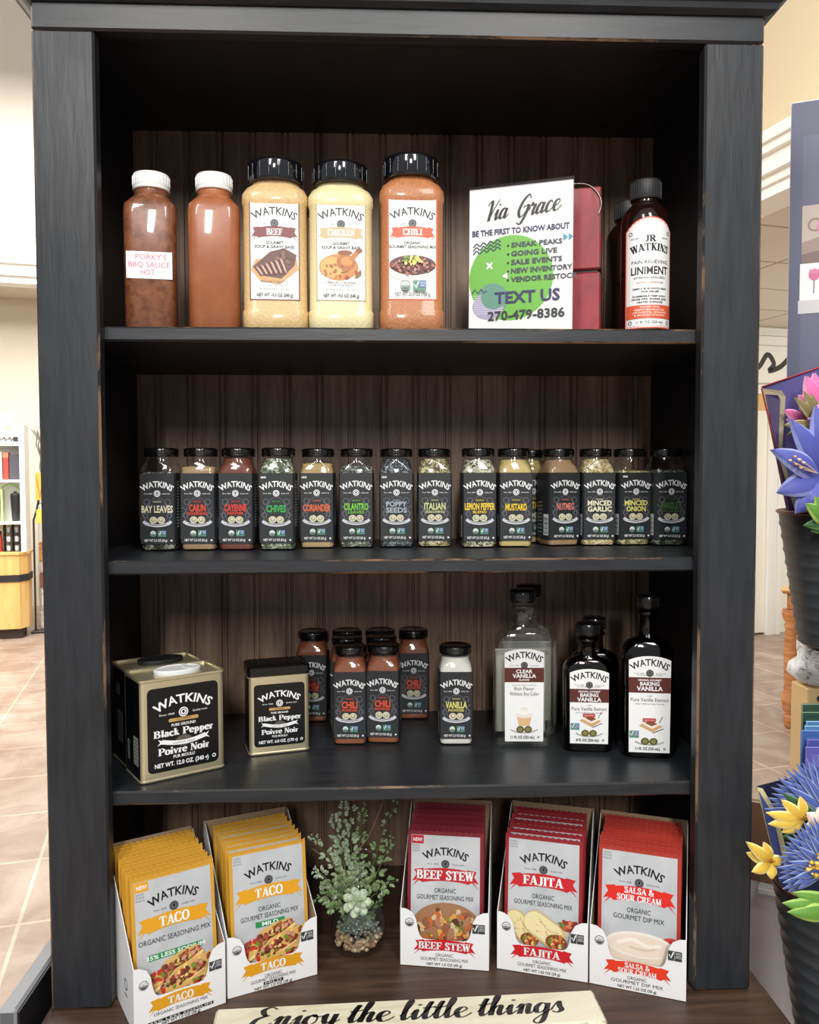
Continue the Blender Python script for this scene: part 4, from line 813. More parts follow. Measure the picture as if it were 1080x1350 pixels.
def dip(c, x, y, s):
    c.ell(x+.4*s, y+.1*s, .14*s, .12*s, (206, 68, 58)); c.ell(x+.44*s, y, .1*s, .09*s, (222, 96, 84)); c.poly([(x+.46*s, y+.1*s), (x+.6*s, y+.22*s), (x+.56*s, y+.04*s)], (96, 140, 70))
    c.ell(x, y-.06*s, .44*s, .42*s, (222, 206, 190), 26, 180, 360); c.poly([(x-.44*s, y+.06*s), (x+.44*s, y+.06*s), (x+.4*s, y-.2*s), (x-.4*s, y-.2*s)], (226, 212, 196)); c.ell(x, y+.06*s, .45*s, .17*s, (236, 230, 222), 28); c.ell(x, y+.05*s, .41*s, .14*s, (232, 216, 200), 26)
    c.stroke([(x-.3*s, y+.05*s), (x-.1*s, y+.12*s), (x+.1*s, y+.06*s), (x+.28*s, y+.09*s)], .05*s, (244, 234, 222), True); c.stroke([(x-.14*s, y+.02*s), (x+.06*s, y+.0*s), (x+.2*s, y+.04*s)], .03*s, (214, 196, 178), True)
    c.ell(x-.3*s, y-.38*s, .14*s, .12*s, (214, 74, 62)); c.ell(x+.28*s, y-.44*s, .13*s, .1*s, (188, 164, 62))
def m_foil():
    t = NT('silver_foil'); f = t.noise(t.coords((1, 1, .6)), 26, 3, .5, .6); t.l(t.ramp(f, [(.3, (196, 202, 208)), (.7, (214, 219, 224))]), t.b.inputs['Base Color']); t.set(Metallic=.25, Roughness=.27); t.bump(f, .35, .004); return t.m
FOIL = m_foil()
PW = .0985; PH = .165
def packet_front(kind, mb, full):
    col, word, l1, l2, badge, pic, rib, new = kind['col'], kind['word'], kind['l1'], kind['l2'], kind['badge'], kind['pic'], kind['rib'], kind['new']
    c = Canvas(PW); H = PH/PW; top = H-.06
    if full or kind.get('line'): c.grid(-.455, .455, .06, top, FOIL, 4)
    lw = kind.get('side', 0)
    if full:
        if new: c.rect(-.45, -.29, top-.115, top-.005, rib); c.text('NEW!', -.37, top-.085, .045, W_, w=.12, bold=.02)
        for k in range(3): c.text(('ORGANIC', 'NO ADDED', 'MSG')[k], -.44, top-(.15 if new else .045)-k*.035, .018, (80, 82, 90), align='l', w=.1)
        logo(c, top-.25, .56, .092, K_, (104, 106, 112), .52)
        two = '|' in word
        c.banner(0, top-.53, .88, .165 if not two else .175, rib, None)
        if two:
            A, B = word.split('|'); c.text(A, 0, top-.50, .075, W_, w=.36, font='serif'); c.text(B, 0, top-.595, .075, W_, w=.54, font='serif')
        else: c.text(word, 0, top-.565, .115, W_, w=.08*len(word)+.04, font='serif')
        c.text(l1, 0, top-.735, .058, K_, w=.041*len(l1)); c.text(l2, 0, top-.825, .058, K_, w=min(.75, .041*len(l2)))
        if badge: c.rect(-.14-.012*len(badge), .14+.012*len(badge), top-.93, top-.86, (40, 140, 84)); c.text(badge, 0, top-.918, .045, W_, w=.045*len(badge)+.03, bold=.02)
        c.clip = (-.455, .455, .065, top); pic(c, 0.02, top-1.17-.05*(pic is tacos), .92); c.clip = None
    c.emit(mb, front(-.0003, 0), rough=.3); return mb
def packet_mesh(kind, full, seed):
    g = random.Random(seed); col = ink(kind['col'], .32); m = MB(); t = .0042; n = 26; h = PW/2
    edge = [(-h, 0), (h, 0)]+[(h-PW*i/n, PH-(.0016 if i % 2 else 0)) for i in range(n+1)]
    m.prism(edge, lambda x, z: (x, 0, z), lambda x, z: (x, .0008, z), col)
    m.rings([[(x*k, .0008+y, PH/2+(z-PH/2)*k2) for x, z in ((-h, 0), (h, 0), (h, PH), (-h, PH))] for k, k2, y in ((.96, .93, 0), (.8, .78, .0030), (.5, .5, .0034))], col, False, (False, True))
    packet_front(kind, m, full)
    c = Canvas(PW); H = PH/PW; c.rect(-.5, .5, H-.03, H-.025, tuple(max(0, int(q*.82)) for q in kind['col'])); c.emit(m, front(-.0002))
    return m
ORD = ['first', 'second', 'third', 'fourth', 'fifth', 'sixth', 'seventh', 'eighth', 'ninth', 'tenth', 'eleventh', 'twelfth']
def display_box(x, y, rot, kind, n, boxlabel, short, lean0=.02, step=None):
    W, D, HF, HB = kind.get('W', .1135), .130, .0747, .168
    z0 = SB+.0006; t = thing('display_box', boxlabel, 'box', (x, y, z0), rot, 'open display boxes of packets')
    h = W/2; th = .0009
    # front panel with the cut-out
    prof = [(-h, .0), (h, .0), (h, HF), (h*.86, HF-.001), (h*.72, HF-.0055), (h*.64, HF-.014), (h*.60, HF-.027), (h*.56, .0405), (h*.50, .0365), (h*.42, .0355)]
    prof += [(-a, b) for a, b in prof[:1:-1]]
    m = MB().prism(prof, lambda a, b: (a, -D/2, b), lambda a, b: (a, -D/2+th, b), M_CARD, M_KRAFT)
    rib = kind['boxrib']; c = Canvas(W); word = kind['word']; two = '|' in word
    c.banner(0, .235, .70, .125, rib)
    if two:
        A, B = word.split('|'); c.text(A, 0, .25, .055, W_, w=.26, font='serif'); c.text(B, 0, .185, .055, W_, w=.40, font='serif')
    else: c.text(word, 0, .205, .085, W_, w=.062*len(word)+.03, font='serif')
    if kind['badge']:
        c.text(kind['l1'] if len(kind['l1']) > 8 else 'ORGANIC', 0, .125, .036, K_, w=.028*max(7, len(kind['l1']))); 
        if kind['l2'] != kind['badge'] and len(kind['l2']) > 4: c.text(kind['l2'], 0, .085, .036, K_, w=.5)
        bw = .045*len(kind['badge']); c.rect(-bw/2-.02, bw/2+.02, .045, .078, K_); c.text(kind['badge'], 0, .05, .022, W_, w=bw)
        c.text(kind['net'], 0, .012, .026, K_, w=.42, bold=.02)
    else:
        c.text(kind['l1'], 0, .125, .036, K_, w=.2); c.text(kind['l2'], 0, .075, .036, K_, w=.54); c.text(kind['net'], 0, .022, .028, K_, w=.4, bold=.02)
    usda(c, -.395, .5, .05, fg=(40, 44, 48)); nongmo(c, .385, .47, .14, .105, (60, 62, 66), (60, 62, 66))
    c.emit(m, front(-D/2-.0002)); m.build('front_panel', t)
    for sx in (-1, 1):
        pr = [(-D/2+th, 0), (D/2, 0), (D/2, HB), (D/2-.012, HB), (-D/2+th, HF)]
        s = MB().prism(pr, lambda a, b: (sx*h, a, b), lambda a, b: (sx*(h-th), a, b), M_CARD, M_KRAFT)
        if sx < 0:
            cc = Canvas(); cc.ring(-.03, .04, .006, .0015, K_, n=10); cc.stroke([(-.036, .028), (-.024, .028)], .0015, K_); cc.emit(s, lambda u, v, w_: (-h-.0002-w_, -u-.06, v))
        s.build('side_panel', t)
    MB().prism([(-h+th, 0), (h-th, 0), (h-th, HB), (-h+th, HB)], lambda a, b: (a, D/2-th, b), lambda a, b: (a, D/2, b), M_KRAFT, M_CARD).build('back_panel', t)
    MB().box(-h+th, h-th, -D/2+th, D/2-th, .0001, th, M_KRAFT).build('bottom', t)
    g = random.Random(len(boxlabel)); full = packet_mesh(kind, True, 1); plain_ = packet_mesh(kind, False, 2); pm = None
    step = step or (D-.033)/n
    for i in range(n):
        yy = -D/2+.010+i*step; ang = R(6.0)
        lb = ('front %s packet' % short) if i == 0 else ('%s %s packet from the front' % (ORD[i], short))
        lb += ' in the %s' % kind['where']
        if i == 0: o = full.build('seasoning_packet')
        elif pm is None: o = plain_.build('seasoning_packet'); pm = o.data
        else: o = bpy.data.objects.new('seasoning_packet', pm); C.objects.link(o)
        dx = g.uniform(-.0015, .0015)
        o.matrix_world = Matrix.Translation((x, y, z0)) @ Matrix.Rotation(rot, 4, 'Z') @ Matrix.Translation((dx, yy, .0017+g.uniform(0, .0025)*(i > 0)+.003*i/n)) @ Matrix.Rotation(-ang, 4, 'X')
        tag(o, lb, 'packet', 'packets in the %s' % kind['where'])
def boxpos(ax, ay, a, W=.1135, D=.130): return ax+W/2*math.cos(a)-D/2*math.sin(a), ay+W/2*math.sin(a)+D/2*math.cos(a)
def boxpos_r(bx, by, a, W=.1135, D=.130): return bx-W/2*math.cos(a)-D/2*math.sin(a), by-W/2*math.sin(a)+D/2*math.cos(a)
YEL = (210, 158, 56); RED = (190, 50, 44); DRED = (124, 34, 46)
kA = dict(W=.107, col=YEL, word='TACO', l1='ORGANIC SEASONING MIX', l2='', badge='35% LESS SODIUM', pic=tacos, rib=(226, 162, 36), boxrib=(226, 162, 36), new=True, net='NET WT 1.0 OZ (28 g)', where='leftmost box')
kB = dict(kA, line=True, W=.1135, l1='ORGANIC', l2='GOURMET SEASONING MIX', badge='MILD', new=False, net='NET WT 1.0 OZ (28 g)', where='second box from the left')
kC = dict(col=DRED, word='BEEF STEW', l1='ORGANIC', l2='GOURMET SEASONING MIX', badge='', pic=stew, rib=(190, 34, 44), boxrib=(204, 34, 40), new=True, net='NET WT 1.5 OZ (42 g)', where='middle box')
kD = dict(kC, line=True, col=(146, 36, 44), word='FAJITA', pic=wraps, rib=(200, 38, 44), boxrib=(206, 38, 44), new=False, net='NET WT 1.02 OZ (29 g)', where='second box from the right')
kE = dict(kC, col=(174, 56, 46), word='SALSA &|SOUR CREAM', l2='GOURMET DIP MIX', pic=dip, rib=(222, 44, 36), boxrib=(232, 64, 36), new=False, net='NET WT 1.23 OZ (35 g)', where='rightmost box')
a = R(30); x, y = boxpos_r(-.2165, .004, a, .107); display_box(x, y, a, kA, 11, 'white display box of yellow taco packets marked 35% LESS SODIUM', 'yellow less sodium taco')
a = R(23.3); x, y = boxpos(-.2155, .0103, a); display_box(x, y, a, kB, 7, 'white display box of yellow taco packets marked MILD', 'yellow mild taco')
a = R(-9.7); x, y = boxpos(-.0056, .0711, a); display_box(x, y, a, kC, 6, 'white display box of dark red BEEF STEW packets', 'dark red beef stew')
a = R(-18); x, y = boxpos(.1175, .0575, a); display_box(x, y, a, kD, 7, 'white display box of red FAJITA packets', 'red fajita')
a = R(-21.5); x, y = boxpos(.2275, .0222, a); display_box(x, y, a, kE, 9, 'white display box of bright red SALSA & SOUR CREAM packets', 'bright red dip')

# ------------------------------------------------------------------ terrarium jar between the packet boxes
ter = thing('terrarium_jar', 'small glass clip jar of pebbles, moss and fern sprigs on the base shelf', 'jar', (-.0606, .119, SB+.0004))
g = MB().lathe([(.026, 0), (.031, .001), (.0352, .006), (.0372, .018), (.0368, .03), (.034, .045), (.0300, .055), (.0292, .060), (.0315, .0635), (.0325, .066), (.0315, .0675), (.0300, .0665)], thin_glass('terrarium_glass', (.88, .93, .9), 1, .06, .13), 40, cap=(True, False)); g.build('glass_jar', ter)
rg = random.Random(5); pb = MB()
def pebble(mb, p, r, m, sq=.75):
    rs = []; ph = rg.uniform(0, 6)
    for z, k in ((-.9, .45), (-.45, .9), (.1, 1), (.6, .75), (.92, .35)): rs.append([(p[0]+r*k*math.cos(ph+2*PI*i/7)*rg.uniform(.85, 1.1), p[1]+r*k*math.sin(ph+2*PI*i/7)*rg.uniform(.85, 1.1), p[2]+r*sq*z) for i in range(7)])
    mb.rings(rs, m)
tans = [plain(c_, .7, name='pebble') for c_ in ((196, 164, 126), (212, 186, 150), (176, 140, 106), (222, 200, 172), (164, 124, 98))]
for k in range(210):
    z = rg.uniform(.005, .020); rad = .0345*(.86 if z < .008 else 1)-.0045; a = rg.uniform(0, 2*PI); d = rad*math.sqrt(rg.uniform(.25, 1))
    pebble(pb, (d*math.cos(a), d*math.sin(a), z), rg.uniform(.0025, .0045), rg.choice(tans))
o = pb.build('pebbles', ter); o['kind'] = 'stuff'
gv = MB(); greys = [plain(c_, .7, name='gravel') for c_ in ((120, 130, 130), (188, 194, 194), (70, 80, 76), (150, 160, 150), (86, 104, 84))]
for k in range(260):
    z = rg.uniform(.020, .034); a = rg.uniform(0, 2*PI); d = .032*(1-(z-.02)*28*.7)*math.sqrt(rg.random())
    pebble(gv, (d*math.cos(a), d*math.sin(a), z), rg.uniform(.0012, .0028), rg.choice(greys))
o = gv.build('gravel_and_moss', ter); o['kind'] = 'stuff'
def leaf_mat(name, a, b): return mottled(name, a, b, None, 120, .5, .15)
FERN = leaf_mat('fern_green', (78, 100, 62), (126, 150, 98)); FERN2 = leaf_mat('grey_green_fern', (116, 134, 106), (164, 180, 148)); SUCC = leaf_mat('succulent_green', (148, 168, 138), (192, 208, 178)); STEM = plain((92, 96, 62), .6, name='stem')
def petal_mesh(mb, base, tip, width, m, me, up=(0, -1, 0), bulge=.12, th=.0005, prof=None, n=7, curl=0):
    b, t, U = Vector(base), Vector(tip), Vector(up); d = t-b; L = d.length; dn = d/L; side = dn.cross(U).normalized(); nrm = side.cross(dn).normalized()
    if nrm.dot(U) < 0: nrm = -nrm
    rows = []
    for i in range(n+1):
        s_ = i/n; w_ = width/2*((prof(s_)) if prof else math.sin(PI*min(1, .08+s_*.92))**.8); c0 = b+d*s_+nrm*(bulge*L*math.sin(PI*s_)-curl*L*s_*s_)
        rows.append([c0+side*w_*q-nrm*(width*.22*(q*q)) for q in (-1, -.72, 0, .72, 1)])
    for off, flip in ((0, False), (-th, True)):
        vs = [p+nrm*off for r_ in rows for p in r_]
        for lo, mm in (((0, 3), me), ((1, 2), m)):
            fs = []
            for i in range(n):
                for j in lo:
                    f = (i*5+j, i*5+j+1, i*5+j+6, i*5+j+5); fs.append(f[::-1] if flip else f)
            mb.add(vs, fs, mm, True)
def frond(base, mid, tip, n, size, mat):
    tip = (tip[0]*(.86 if tip[0] < 0 else 1), tip[1], tip[2])
    P = []
    for i in range(n+1):
        t = i/n; P.append(tuple((1-t)**2*base[k]+2*t*(1-t)*mid[k]+t*t*tip[k]+rg.uniform(-.0016, .0016)*(t > .1) for k in range(3)))
    mb = MB().tube(P, [.0007*(1-.6*i/n) for i in range(n+1)], STEM, 5)
    for i in range(2, n+1):
        p = Vector(P[i]); d = (Vector(P[i])-Vector(P[i-1])).normalized(); s_ = d.cross(Vector((0, -1, .15))).normalized(); k = size*1.5*(1.15-.75*i/n)
        for sg in (-1, 1):
            if rg.random() < .18: continue
            k = size*1.55*(1.15-.75*i/n)*rg.uniform(.65, 1.25)
            q0 = p+d*k*.55+s_*sg*k*1.15
            for dx, dl in ((0, 1.0), (.45, .7), (-.4, .75)):
                q = p+(q0-p)*dl+d*dx*k; q += Vector((rg.uniform(-.2, .2), rg.uniform(-.4, .4), rg.uniform(-.25, .25)))*k
                petal_mesh(mb, p.lerp(q, .3), q, k*.5, mat, mat, (rg.uniform(-.3, .3), -1, .4), .06, .0003, None, 4)
    return mb.build('fern_frond', ter)
for b, m, t, n, sz, mt in (((-.008, 0, .05), (-.035, -.005, .125), (-.072, .0, .15), 13, .0075, FERN2), ((-.006, .004, .05), (-.03, .01, .15), (-.038, .012, .172), 12, .0075, FERN2),
        ((0, .008, .05), (-.012, .02, .14), (-.012, .028, .186), 14, .0085, FERN2), ((.004, .006, .05), (-.004, .015, .14), (.010, .016, .182), 13, .008, FERN), ((-.004, .006, .05), (-.03, .015, .13), (-.022, .016, .19), 13, .008, FERN2),
        ((-.01, -.004, .052), (-.035, -.02, .105), (-.064, -.022, .112), 10, .0085, FERN2), ((-.008, -.008, .05), (-.03, -.02, .085), (-.062, -.028, .078), 9, .0085, FERN), ((-.008, -.004, .05), (-.03, -.02, .1), (-.052, -.026, .095), 9, .0085, FERN),
        ((.008, .004, .05), (.03, .012, .11), (.046, .02, .135), 10, .0075, FERN), ((.01, .008, .05), (.02, .02, .13), (.058, .06, .18), 13, .0075, FERN),
        ((.01, 0, .052), (.03, -.002, .085), (.05, .0, .085), 9, .0075, FERN), ((-.004, .002, .055), (-.012, -.012, .09), (-.03, -.018, .105), 8, .008, FERN), ((-.008, -.01, .055), (-.02, -.022, .07), (-.042, -.03, .066), 7, .008, FERN),
        ((0, -.004, .03), (.015, -.008, .05), (.028, .0, .056), 8, .006, FERN), ((.0, -.004, .03), (.012, -.014, .045), (.022, -.016, .05), 7, .006, FERN), ((.0, .004, .03), (-.012, -.01, .045), (-.022, -.012, .05), 7, .006, FERN)): frond(b, m, t, n, sz, mt)
su = MB(); c0 = Vector((-.001, -.028, .073)); fwd = Vector((0, -.8, .6)); sx_ = Vector((1, 0, 0)); sy_ = fwd.cross(sx_)*-1
for ring_, (nn, L, el) in enumerate(((7, .019, .12), (6, .014, .55), (4, .009, 1.0))):
    for i in range(nn):
        a = 2*PI*i/nn+ring_*.5; d = (sx_*math.cos(a)+sy_*math.sin(a))*math.cos(el)+fwd*math.sin(el)
        petal_mesh(su, c0+fwd*ring_*.001, c0+d*L+fwd*ring_*.002, L*.72, SUCC, SUCC, fwd, .08, .002, lambda s_: (.35+.65*s_)*(1 if s_ < .75 else max(.12, 1-((s_-.75)/.25)**2*.85)), 7)
su.build('succulent_rosette', ter)
ld = MB(); lp = [[(.004+.028*q*math.cos(2*PI*i/32), y, .088+.028*q*math.sin(2*PI*i/32)) for i in range(32)] for y, q in ((.036, .85), (.036, 1), (.044, 1), (.045, .9), (.05, .55))]
ld.rings(lp, M_GLASSG); ld.build('glass_lid', ter)
wr = MB(); wm = plain((176, 178, 180), .25, 1, 0, 'clip_wire')
wr.tube([(.0305*math.cos(2*PI*i/30), .0305*math.sin(2*PI*i/30), .0585) for i in range(31)], .0009, wm, 6); wr.tube([(.0, .0305, .0585), (.004, .036, .064), (.004, .041, .07), (.004, .041, .088)], .0009, wm, 6); wr.tube(catmull and [(.0305, -.004, .0585), (.033, -.004, .068), (.0305, .004, .078), (.028, .012, .07), (.0295, .008, .0585)], .0009, wm, 6); wr.build('wire_clip', ter)
for P in ([(-.012, 0, .06), (-.026, 0, .1), (-.055, .006, .125), (-.062, .01, .128)], [(.004, 0, .06), (-.018, .004, .105), (.012, .008, .14), (.034, .012, .19)]):
    MB().tube([(a, 0, b) and (a, y_, b) for (a, b), y_ in zip(catmull([(p[0], p[2]) for p in P], 6), [P[0][1]+(P[-1][1]-P[0][1])*i/18 for i in range(19)])], .0005, plain((146, 128, 96), .6, name='twig'), 5).build('twig', ter)

# ------------------------------------------------------------------ painted board lying on the base
M_BOARD = m_wood('cream_painted_board', (214, 204, 172), (234, 227, 203), (240, 234, 214), (.3, 1, 1), 25, .55); M_BEDGE = NT('chipped_board_edge'); f_ = M_BEDGE.noise(M_BEDGE.coords((.5, 1, 1)), 40, 5, .65); M_BEDGE.l(M_BEDGE.ramp(f_, [(.52, (226, 218, 192)), (.6, (128, 102, 74))]), M_BEDGE.b.inputs['Base Color']); M_BEDGE = M_BEDGE.m
brd = thing('word_board', 'cream painted wooden board lettered in black script at the front of the base', 'sign', (.0005, -.0715, SB+.0003), R(2.0))
m = MB().bbox(-.2165, .2165, -.029, .029, 0, .0295, M_BOARD, .003, M_BEDGE); m.build('board', brd)
c = Canvas(); c.text('Enjoy the little things', -.003, -.0085, .0335, (26, 25, 27), w=.352, font='script', shear=.32)
mb = MB(); c.emit(mb, lambda u, v, w: (u, v, .02965+w)); mb.build('lettering', brd)

# ------------------------------------------------------------------ card display at the right
def PX(u, v, Y):
    d = fw+r2*((u-540)/1080)-u2*((v-675)/1080); o = camo.matrix_world.translation; return o+d*((Y-o.y)/d.y)
ds = thing('card_display', 'tall greeting card display with a grey violet header and brown lower board', 'display', (.80, .42, 0))
def dpart(mb, name, rot=0, at=None):
    o = mb.build(name, ds); o.location = (Vector(at) if at is not None else Vector((0, 0, 0)))-ds.location; o.rotation_euler = (0, 0, rot); return o
hl = PX(1037.5, 490, .30); ht = PX(1041.5, 136, .30); HW, HH = .42, ht.z-hl.z+.12
vio = (92, 95, 122); hd = MB().bbox(0, HW, 0, .006, 0, HH, plain(vio, .5, name='violet_board'), .0008, plain((232, 232, 236), .5, name='board_edge'))
c = Canvas(); c.rect(.004, HW-.004, .004, HH-.004, vio); c.rect(.0005, .018, .004, HH-.004, (80, 82, 112)); tp = HH
c.poly([(.018, tp-.004), (.2, tp-.004), (.2, tp-.03), (.075, tp-.034), (.05, tp-.052), (.018, tp-.052)], (82, 84, 110))
c.rect(.018, .16, tp-.246, tp-.158, (196, 180, 168)); c.rect(.018, .05, tp-.246, tp-.222, (122, 98, 92)); c.poly([(.046, tp-.158), (.075, tp-.158), (.075, tp-.226), (.044, tp-.226)], (188, 112, 96)); c.poly([(.018, tp-.214), (.05, tp-.204), (.05, tp-.226), (.018, tp-.232)], (160, 136, 126)); c.ring(.036, tp-.188, .009, .003, (150, 122, 108)); c.rect(.044, .12, tp-.248, tp-.226, (214, 210, 210))
rose = [(232, 120, 176), (246, 160, 202), (214, 88, 150)]
for k, (dx, dz, r_) in enumerate(((0, 0, .024), (.008, -.004, .018), (-.006, .008, .013), (.01, .012, .012), (0, .002, .008))): c.ell(.062+dx, tp-.192+dz, r_, r_*.85, rose[k % 3], 12)
c.poly([(.040, tp-.196), (.062, tp-.222), (.084, tp-.196), (.062, tp-.204)], (214, 88, 150)); c.poly([(.044, tp-.192), (.06, tp-.212), (.066, tp-.2), (.056, tp-.19)], (250, 186, 216))
c.rect(.016, .16, tp-.308, tp-.246, (238, 242, 244)); c.rect(.014, .16, tp-.322, tp-.302, (206, 204, 208))
c.ell(.036, tp-.264, .008, .009, (212, 104, 150), 12); c.poly([(.028, tp-.262), (.03, tp-.254), (.033, tp-.259), (.036, tp-.253), (.039, tp-.259), (.043, tp-.254), (.044, tp-.262)], (222, 120, 164)); c.stroke([(.036, tp-.272), (.0355, tp-.292)], .0016, (120, 84, 110))
c.emit(hd, front(-.0002)); dpart(hd, 'header_board', R(-24), (hl.x, hl.y, hl.z-.12))
dpart(MB().box(-.02, .02, -.02, .02, 0, 1.62, M_BLK), 'pole', 0, (.86, .40, 0)); dpart(MB().bbox(-.3, .3, -.25, .25, 0, .03, M_BLK, .004), 'base', 0, (.86, .42, .0))
TZ = -.50+ZC
dpart(MB().prism([(.632, .24), (.98, .24), (.98, .405), (.705, .405)], lambda a, b: (a, b, TZ-.012), lambda a, b: (a, b, TZ), plain((92, 88, 100), .5, name='tier_board')), 'tier')
dpart(MB().lathe([(.05, -.246+ZC), (.05, -.2400+ZC)], M_BLK, 24, .648, .2).box(.648, .86, .18, .22, -.246+ZC, -.2405+ZC, M_BLK).box(.84, .86, .18, .42, -.246+ZC, -.2405+ZC, M_BLK), 'bucket_bracket')
bp = PX(991, 1056, .26)
lo = MB().bbox(-.03, .34, 0, .012, -.006, .118, plain((146, 106, 84), .55, name='brown_board'), .001, plain((232, 222, 204), .6, name='pale_edge')); dpart(lo, 'brown_board', R(-30), (bp.x, bp.y, bp.z-.118))
dpart(MB().bbox(.012, .34, -.022, .0, -.014, -.006, M_TRIM, .001), 'price_ledge', R(-30), (bp.x, bp.y, bp.z-.118)); dpart(MB().box(-.03, .34, .001, .02, -(bp.z-.118)+.001, -.0065, plain((232, 227, 230), .5, name='pale_grey_panel')), 'lower_panel', R(-30), (bp.x, bp.y, bp.z-.118))
M_BUCKET = plain((66, 70, 74), .42, 0, 0, 'bucket_metal'); M_COPPER = plain((104, 66, 56), .35, .6, 0, 'bucket_rim')
def bucket(x, y, z0, label, H=.193, r0=.062, r1=.092):
    t = thing('metal_bucket', label, 'bucket', (x, y, z0), 0, 'ribbed metal buckets of paper bouquets'); pr = [(r0*.96, 0), (r0, .002)]
    for i in range(1, 60):
        s_ = i/60; pr.append((r0+(r1-r0)*s_+.0011*(1 if i % 6 in (0, 1) else -.2), H*s_))
    pr += [(r1, H), (r1-.002, H), (r0*.95, .006), (.001, .006)]
    MB().lathe(pr, M_BUCKET, 56, cap=(True, False)).build('bucket_body', t)
    MB().rings([[((r1+dr)*math.cos(2*PI*i/56), (r1+dr)*math.sin(2*PI*i/56), H+dz) for i in range(56)] for dr, dz in ((.0, -.003), (.003, -.001), (.003, .002), (0, .0035), (-.0025, .001))], M_COPPER, True, (False, False)).build('rim', t)
    return t
bucket(.648, .2, -.2395+ZC, 'upper ribbed dark bucket holding the violet lily paper bouquet')
bucket(.548, .0, -.69+ZC, 'lower ribbed dark bucket holding the blue and yellow paper bouquet', .195)
dpart(MB().lathe([(.05, -.697+ZC), (.05, -.6904+ZC)], M_BLK, 24, .548, .0).box(.548, .84, -.02, .02, -.697+ZC, -.6908+ZC, M_BLK).box(.82, .86, -.02, .42, -.697+ZC, -.6908+ZC, M_BLK), 'lower_bracket')
def paper(c_): return plain(c_, .55, name='printed_paper')
def petals(t, name, ctr, tips, Y, width, m, me, dy=.015, bulge=.12, cdy=0):
    # each petal grows from the flower's centre to its tip, tips nearer the viewer by dy
    mb = MB(); b = PX(ctr[0], ctr[1], Y+cdy)
    for k, (u, v) in enumerate(tips): petal_mesh(mb, b, PX(u, v, Y-dy+.004*(k % 3)), width, m, me, (0, -1, .25), bulge, .0006)
    mb.build(name, t, -t.location); return mb
def sheet(t, name, pts, m, th=.0015):
    mb = MB(); n = len(pts); mb.add(pts, [list(range(n))], m); q = [p+Vector((0, th, 0)) for p in pts]; mb.add(q, [list(range(n))[::-1]], m); mb.add(list(pts)+q, [(i, n+i, n+(i+1) % n, (i+1) % n) for i in range(n)], m); return mb.build(name, t, -t.location)
bq = thing('paper_bouquet', 'pop up paper bouquet of violet lilies and pink tulips in the upper bucket', 'paper bouquet', (.648, .2, -.23+ZC), 0, 'pop up paper bouquets')
sheet(bq, 'back_card', [PX(1005, 511, .235), PX(1043, 700, .235), PX(1110, 740, .235), PX(1160, 640, .235), PX(1160, 470, .235), PX(1082, 484, .235)], paper((88, 82, 146)))
sheet(bq, 'front_flap', [PX(1005, 512, .212), PX(1031, 515, .205), PX(1036, 523, .205), PX(1031, 600, .2), PX(1060, 690, .19), PX(1046, 694, .195)], paper((168, 158, 128)))
sheet(bq, 'flap_lining', [PX(1009, 520, .2105), PX(1026, 521, .2035), PX(1029, 527, .2035), PX(1026, 600, .1985), PX(1052, 686, .19), PX(1045, 686, .194)], paper((52, 36, 92)))
MB().tube([PX(1082, 484, .234), PX(1005, 510, .231), PX(1004.5, 512, .211), PX(1025, 600, .203), PX(1045, 690, .196)], .0012, paper((176, 44, 50)), 6).build('red_edge', bq, -bq.location)
VI, VE = paper((84, 92, 176)), paper((150, 160, 222)); PK, PE = paper((228, 112, 172)), paper((250, 178, 214)); OL, OE = paper((128, 116, 74)), paper((176, 166, 120))
petals(bq, 'tulip', (1082, 560), [(1066, 496), (1058, 520), (1076, 492), (1092, 500)], .19, .036, PK, PE); petals(bq, 'tulip', (1062, 560), [(1036, 540), (1040, 552)], .2, .02, PK, PE)
petals(bq, 'olive_leaf', (1078, 562), [(1050, 524), (1062, 516), (1034, 560), (1040, 572), (1072, 520)], .175, .016, OL, OE)
cn = MB(); rg = random.Random(9); cc_ = PX(1080, 552, .155)
for k in range(46):
    a = rg.uniform(0, 2*PI); e = rg.uniform(0, 1.2); d = Vector((math.cos(a)*math.cos(e), -math.sin(e)*.8, math.sin(a)*math.cos(e))); petal_mesh(cn, cc_+d*.004, cc_+d*rg.uniform(.013, .02), .008, paper((190, 104, 190)), paper((226, 160, 222)), d+Vector((.3, -.4, .5)), .1, .0005)
cn.build('carnation', bq, -bq.location)
petals(bq, 'lily', (1084, 628), [(1046, 553), (1078, 536)], .16, .036, VI, VE, .02); petals(bq, 'lily', (1084, 630), [(1021, 592), (1028, 648), (1052, 676), (1076, 672)], .14, .034, VI, VE, .02)
st_ = MB()
for k, (u, v) in enumerate(((1042, 607), (1048, 602), (1054, 606), (1050, 612), (1060, 610), (1056, 617))): st_.tube([PX(1078, 624, .125), PX(u+4, v+2, .112)], .0007, paper((214, 190, 170)), 5); pebble(st_, PX(u, v, .111), .0028, paper((226, 168, 110) if k % 2 else (240, 214, 190)), .6)
st_.build('stamens', bq, -bq.location)
GN, GE = paper((92, 142, 52)), paper((160, 196, 98)); DG, DE = paper((44, 84, 44)), paper((96, 142, 78))
petals(bq, 'green_leaf', (1090, 690), [(1066, 664), (1078, 655)], .12, .022, GN, GE); petals(bq, 'green_leaf', (1100, 690), [(1062, 692), (1072, 700)], .13, .018, DG, DE)
b2 = thing('paper_bouquet', 'pop up paper bouquet of spiky blue flowers and yellow lilies in the lower bucket', 'paper bouquet', (.548, 0, -.68+ZC), 0, 'pop up paper bouquets')
sheet(b2, 'back_card', [PX(998, 1037, .03), PX(1034, 1196, .035), PX(1100, 1230, .035), PX(1150, 1150, .03), PX(1150, 1000, .03), PX(1025, 1030, .03)], paper((30, 36, 66)))
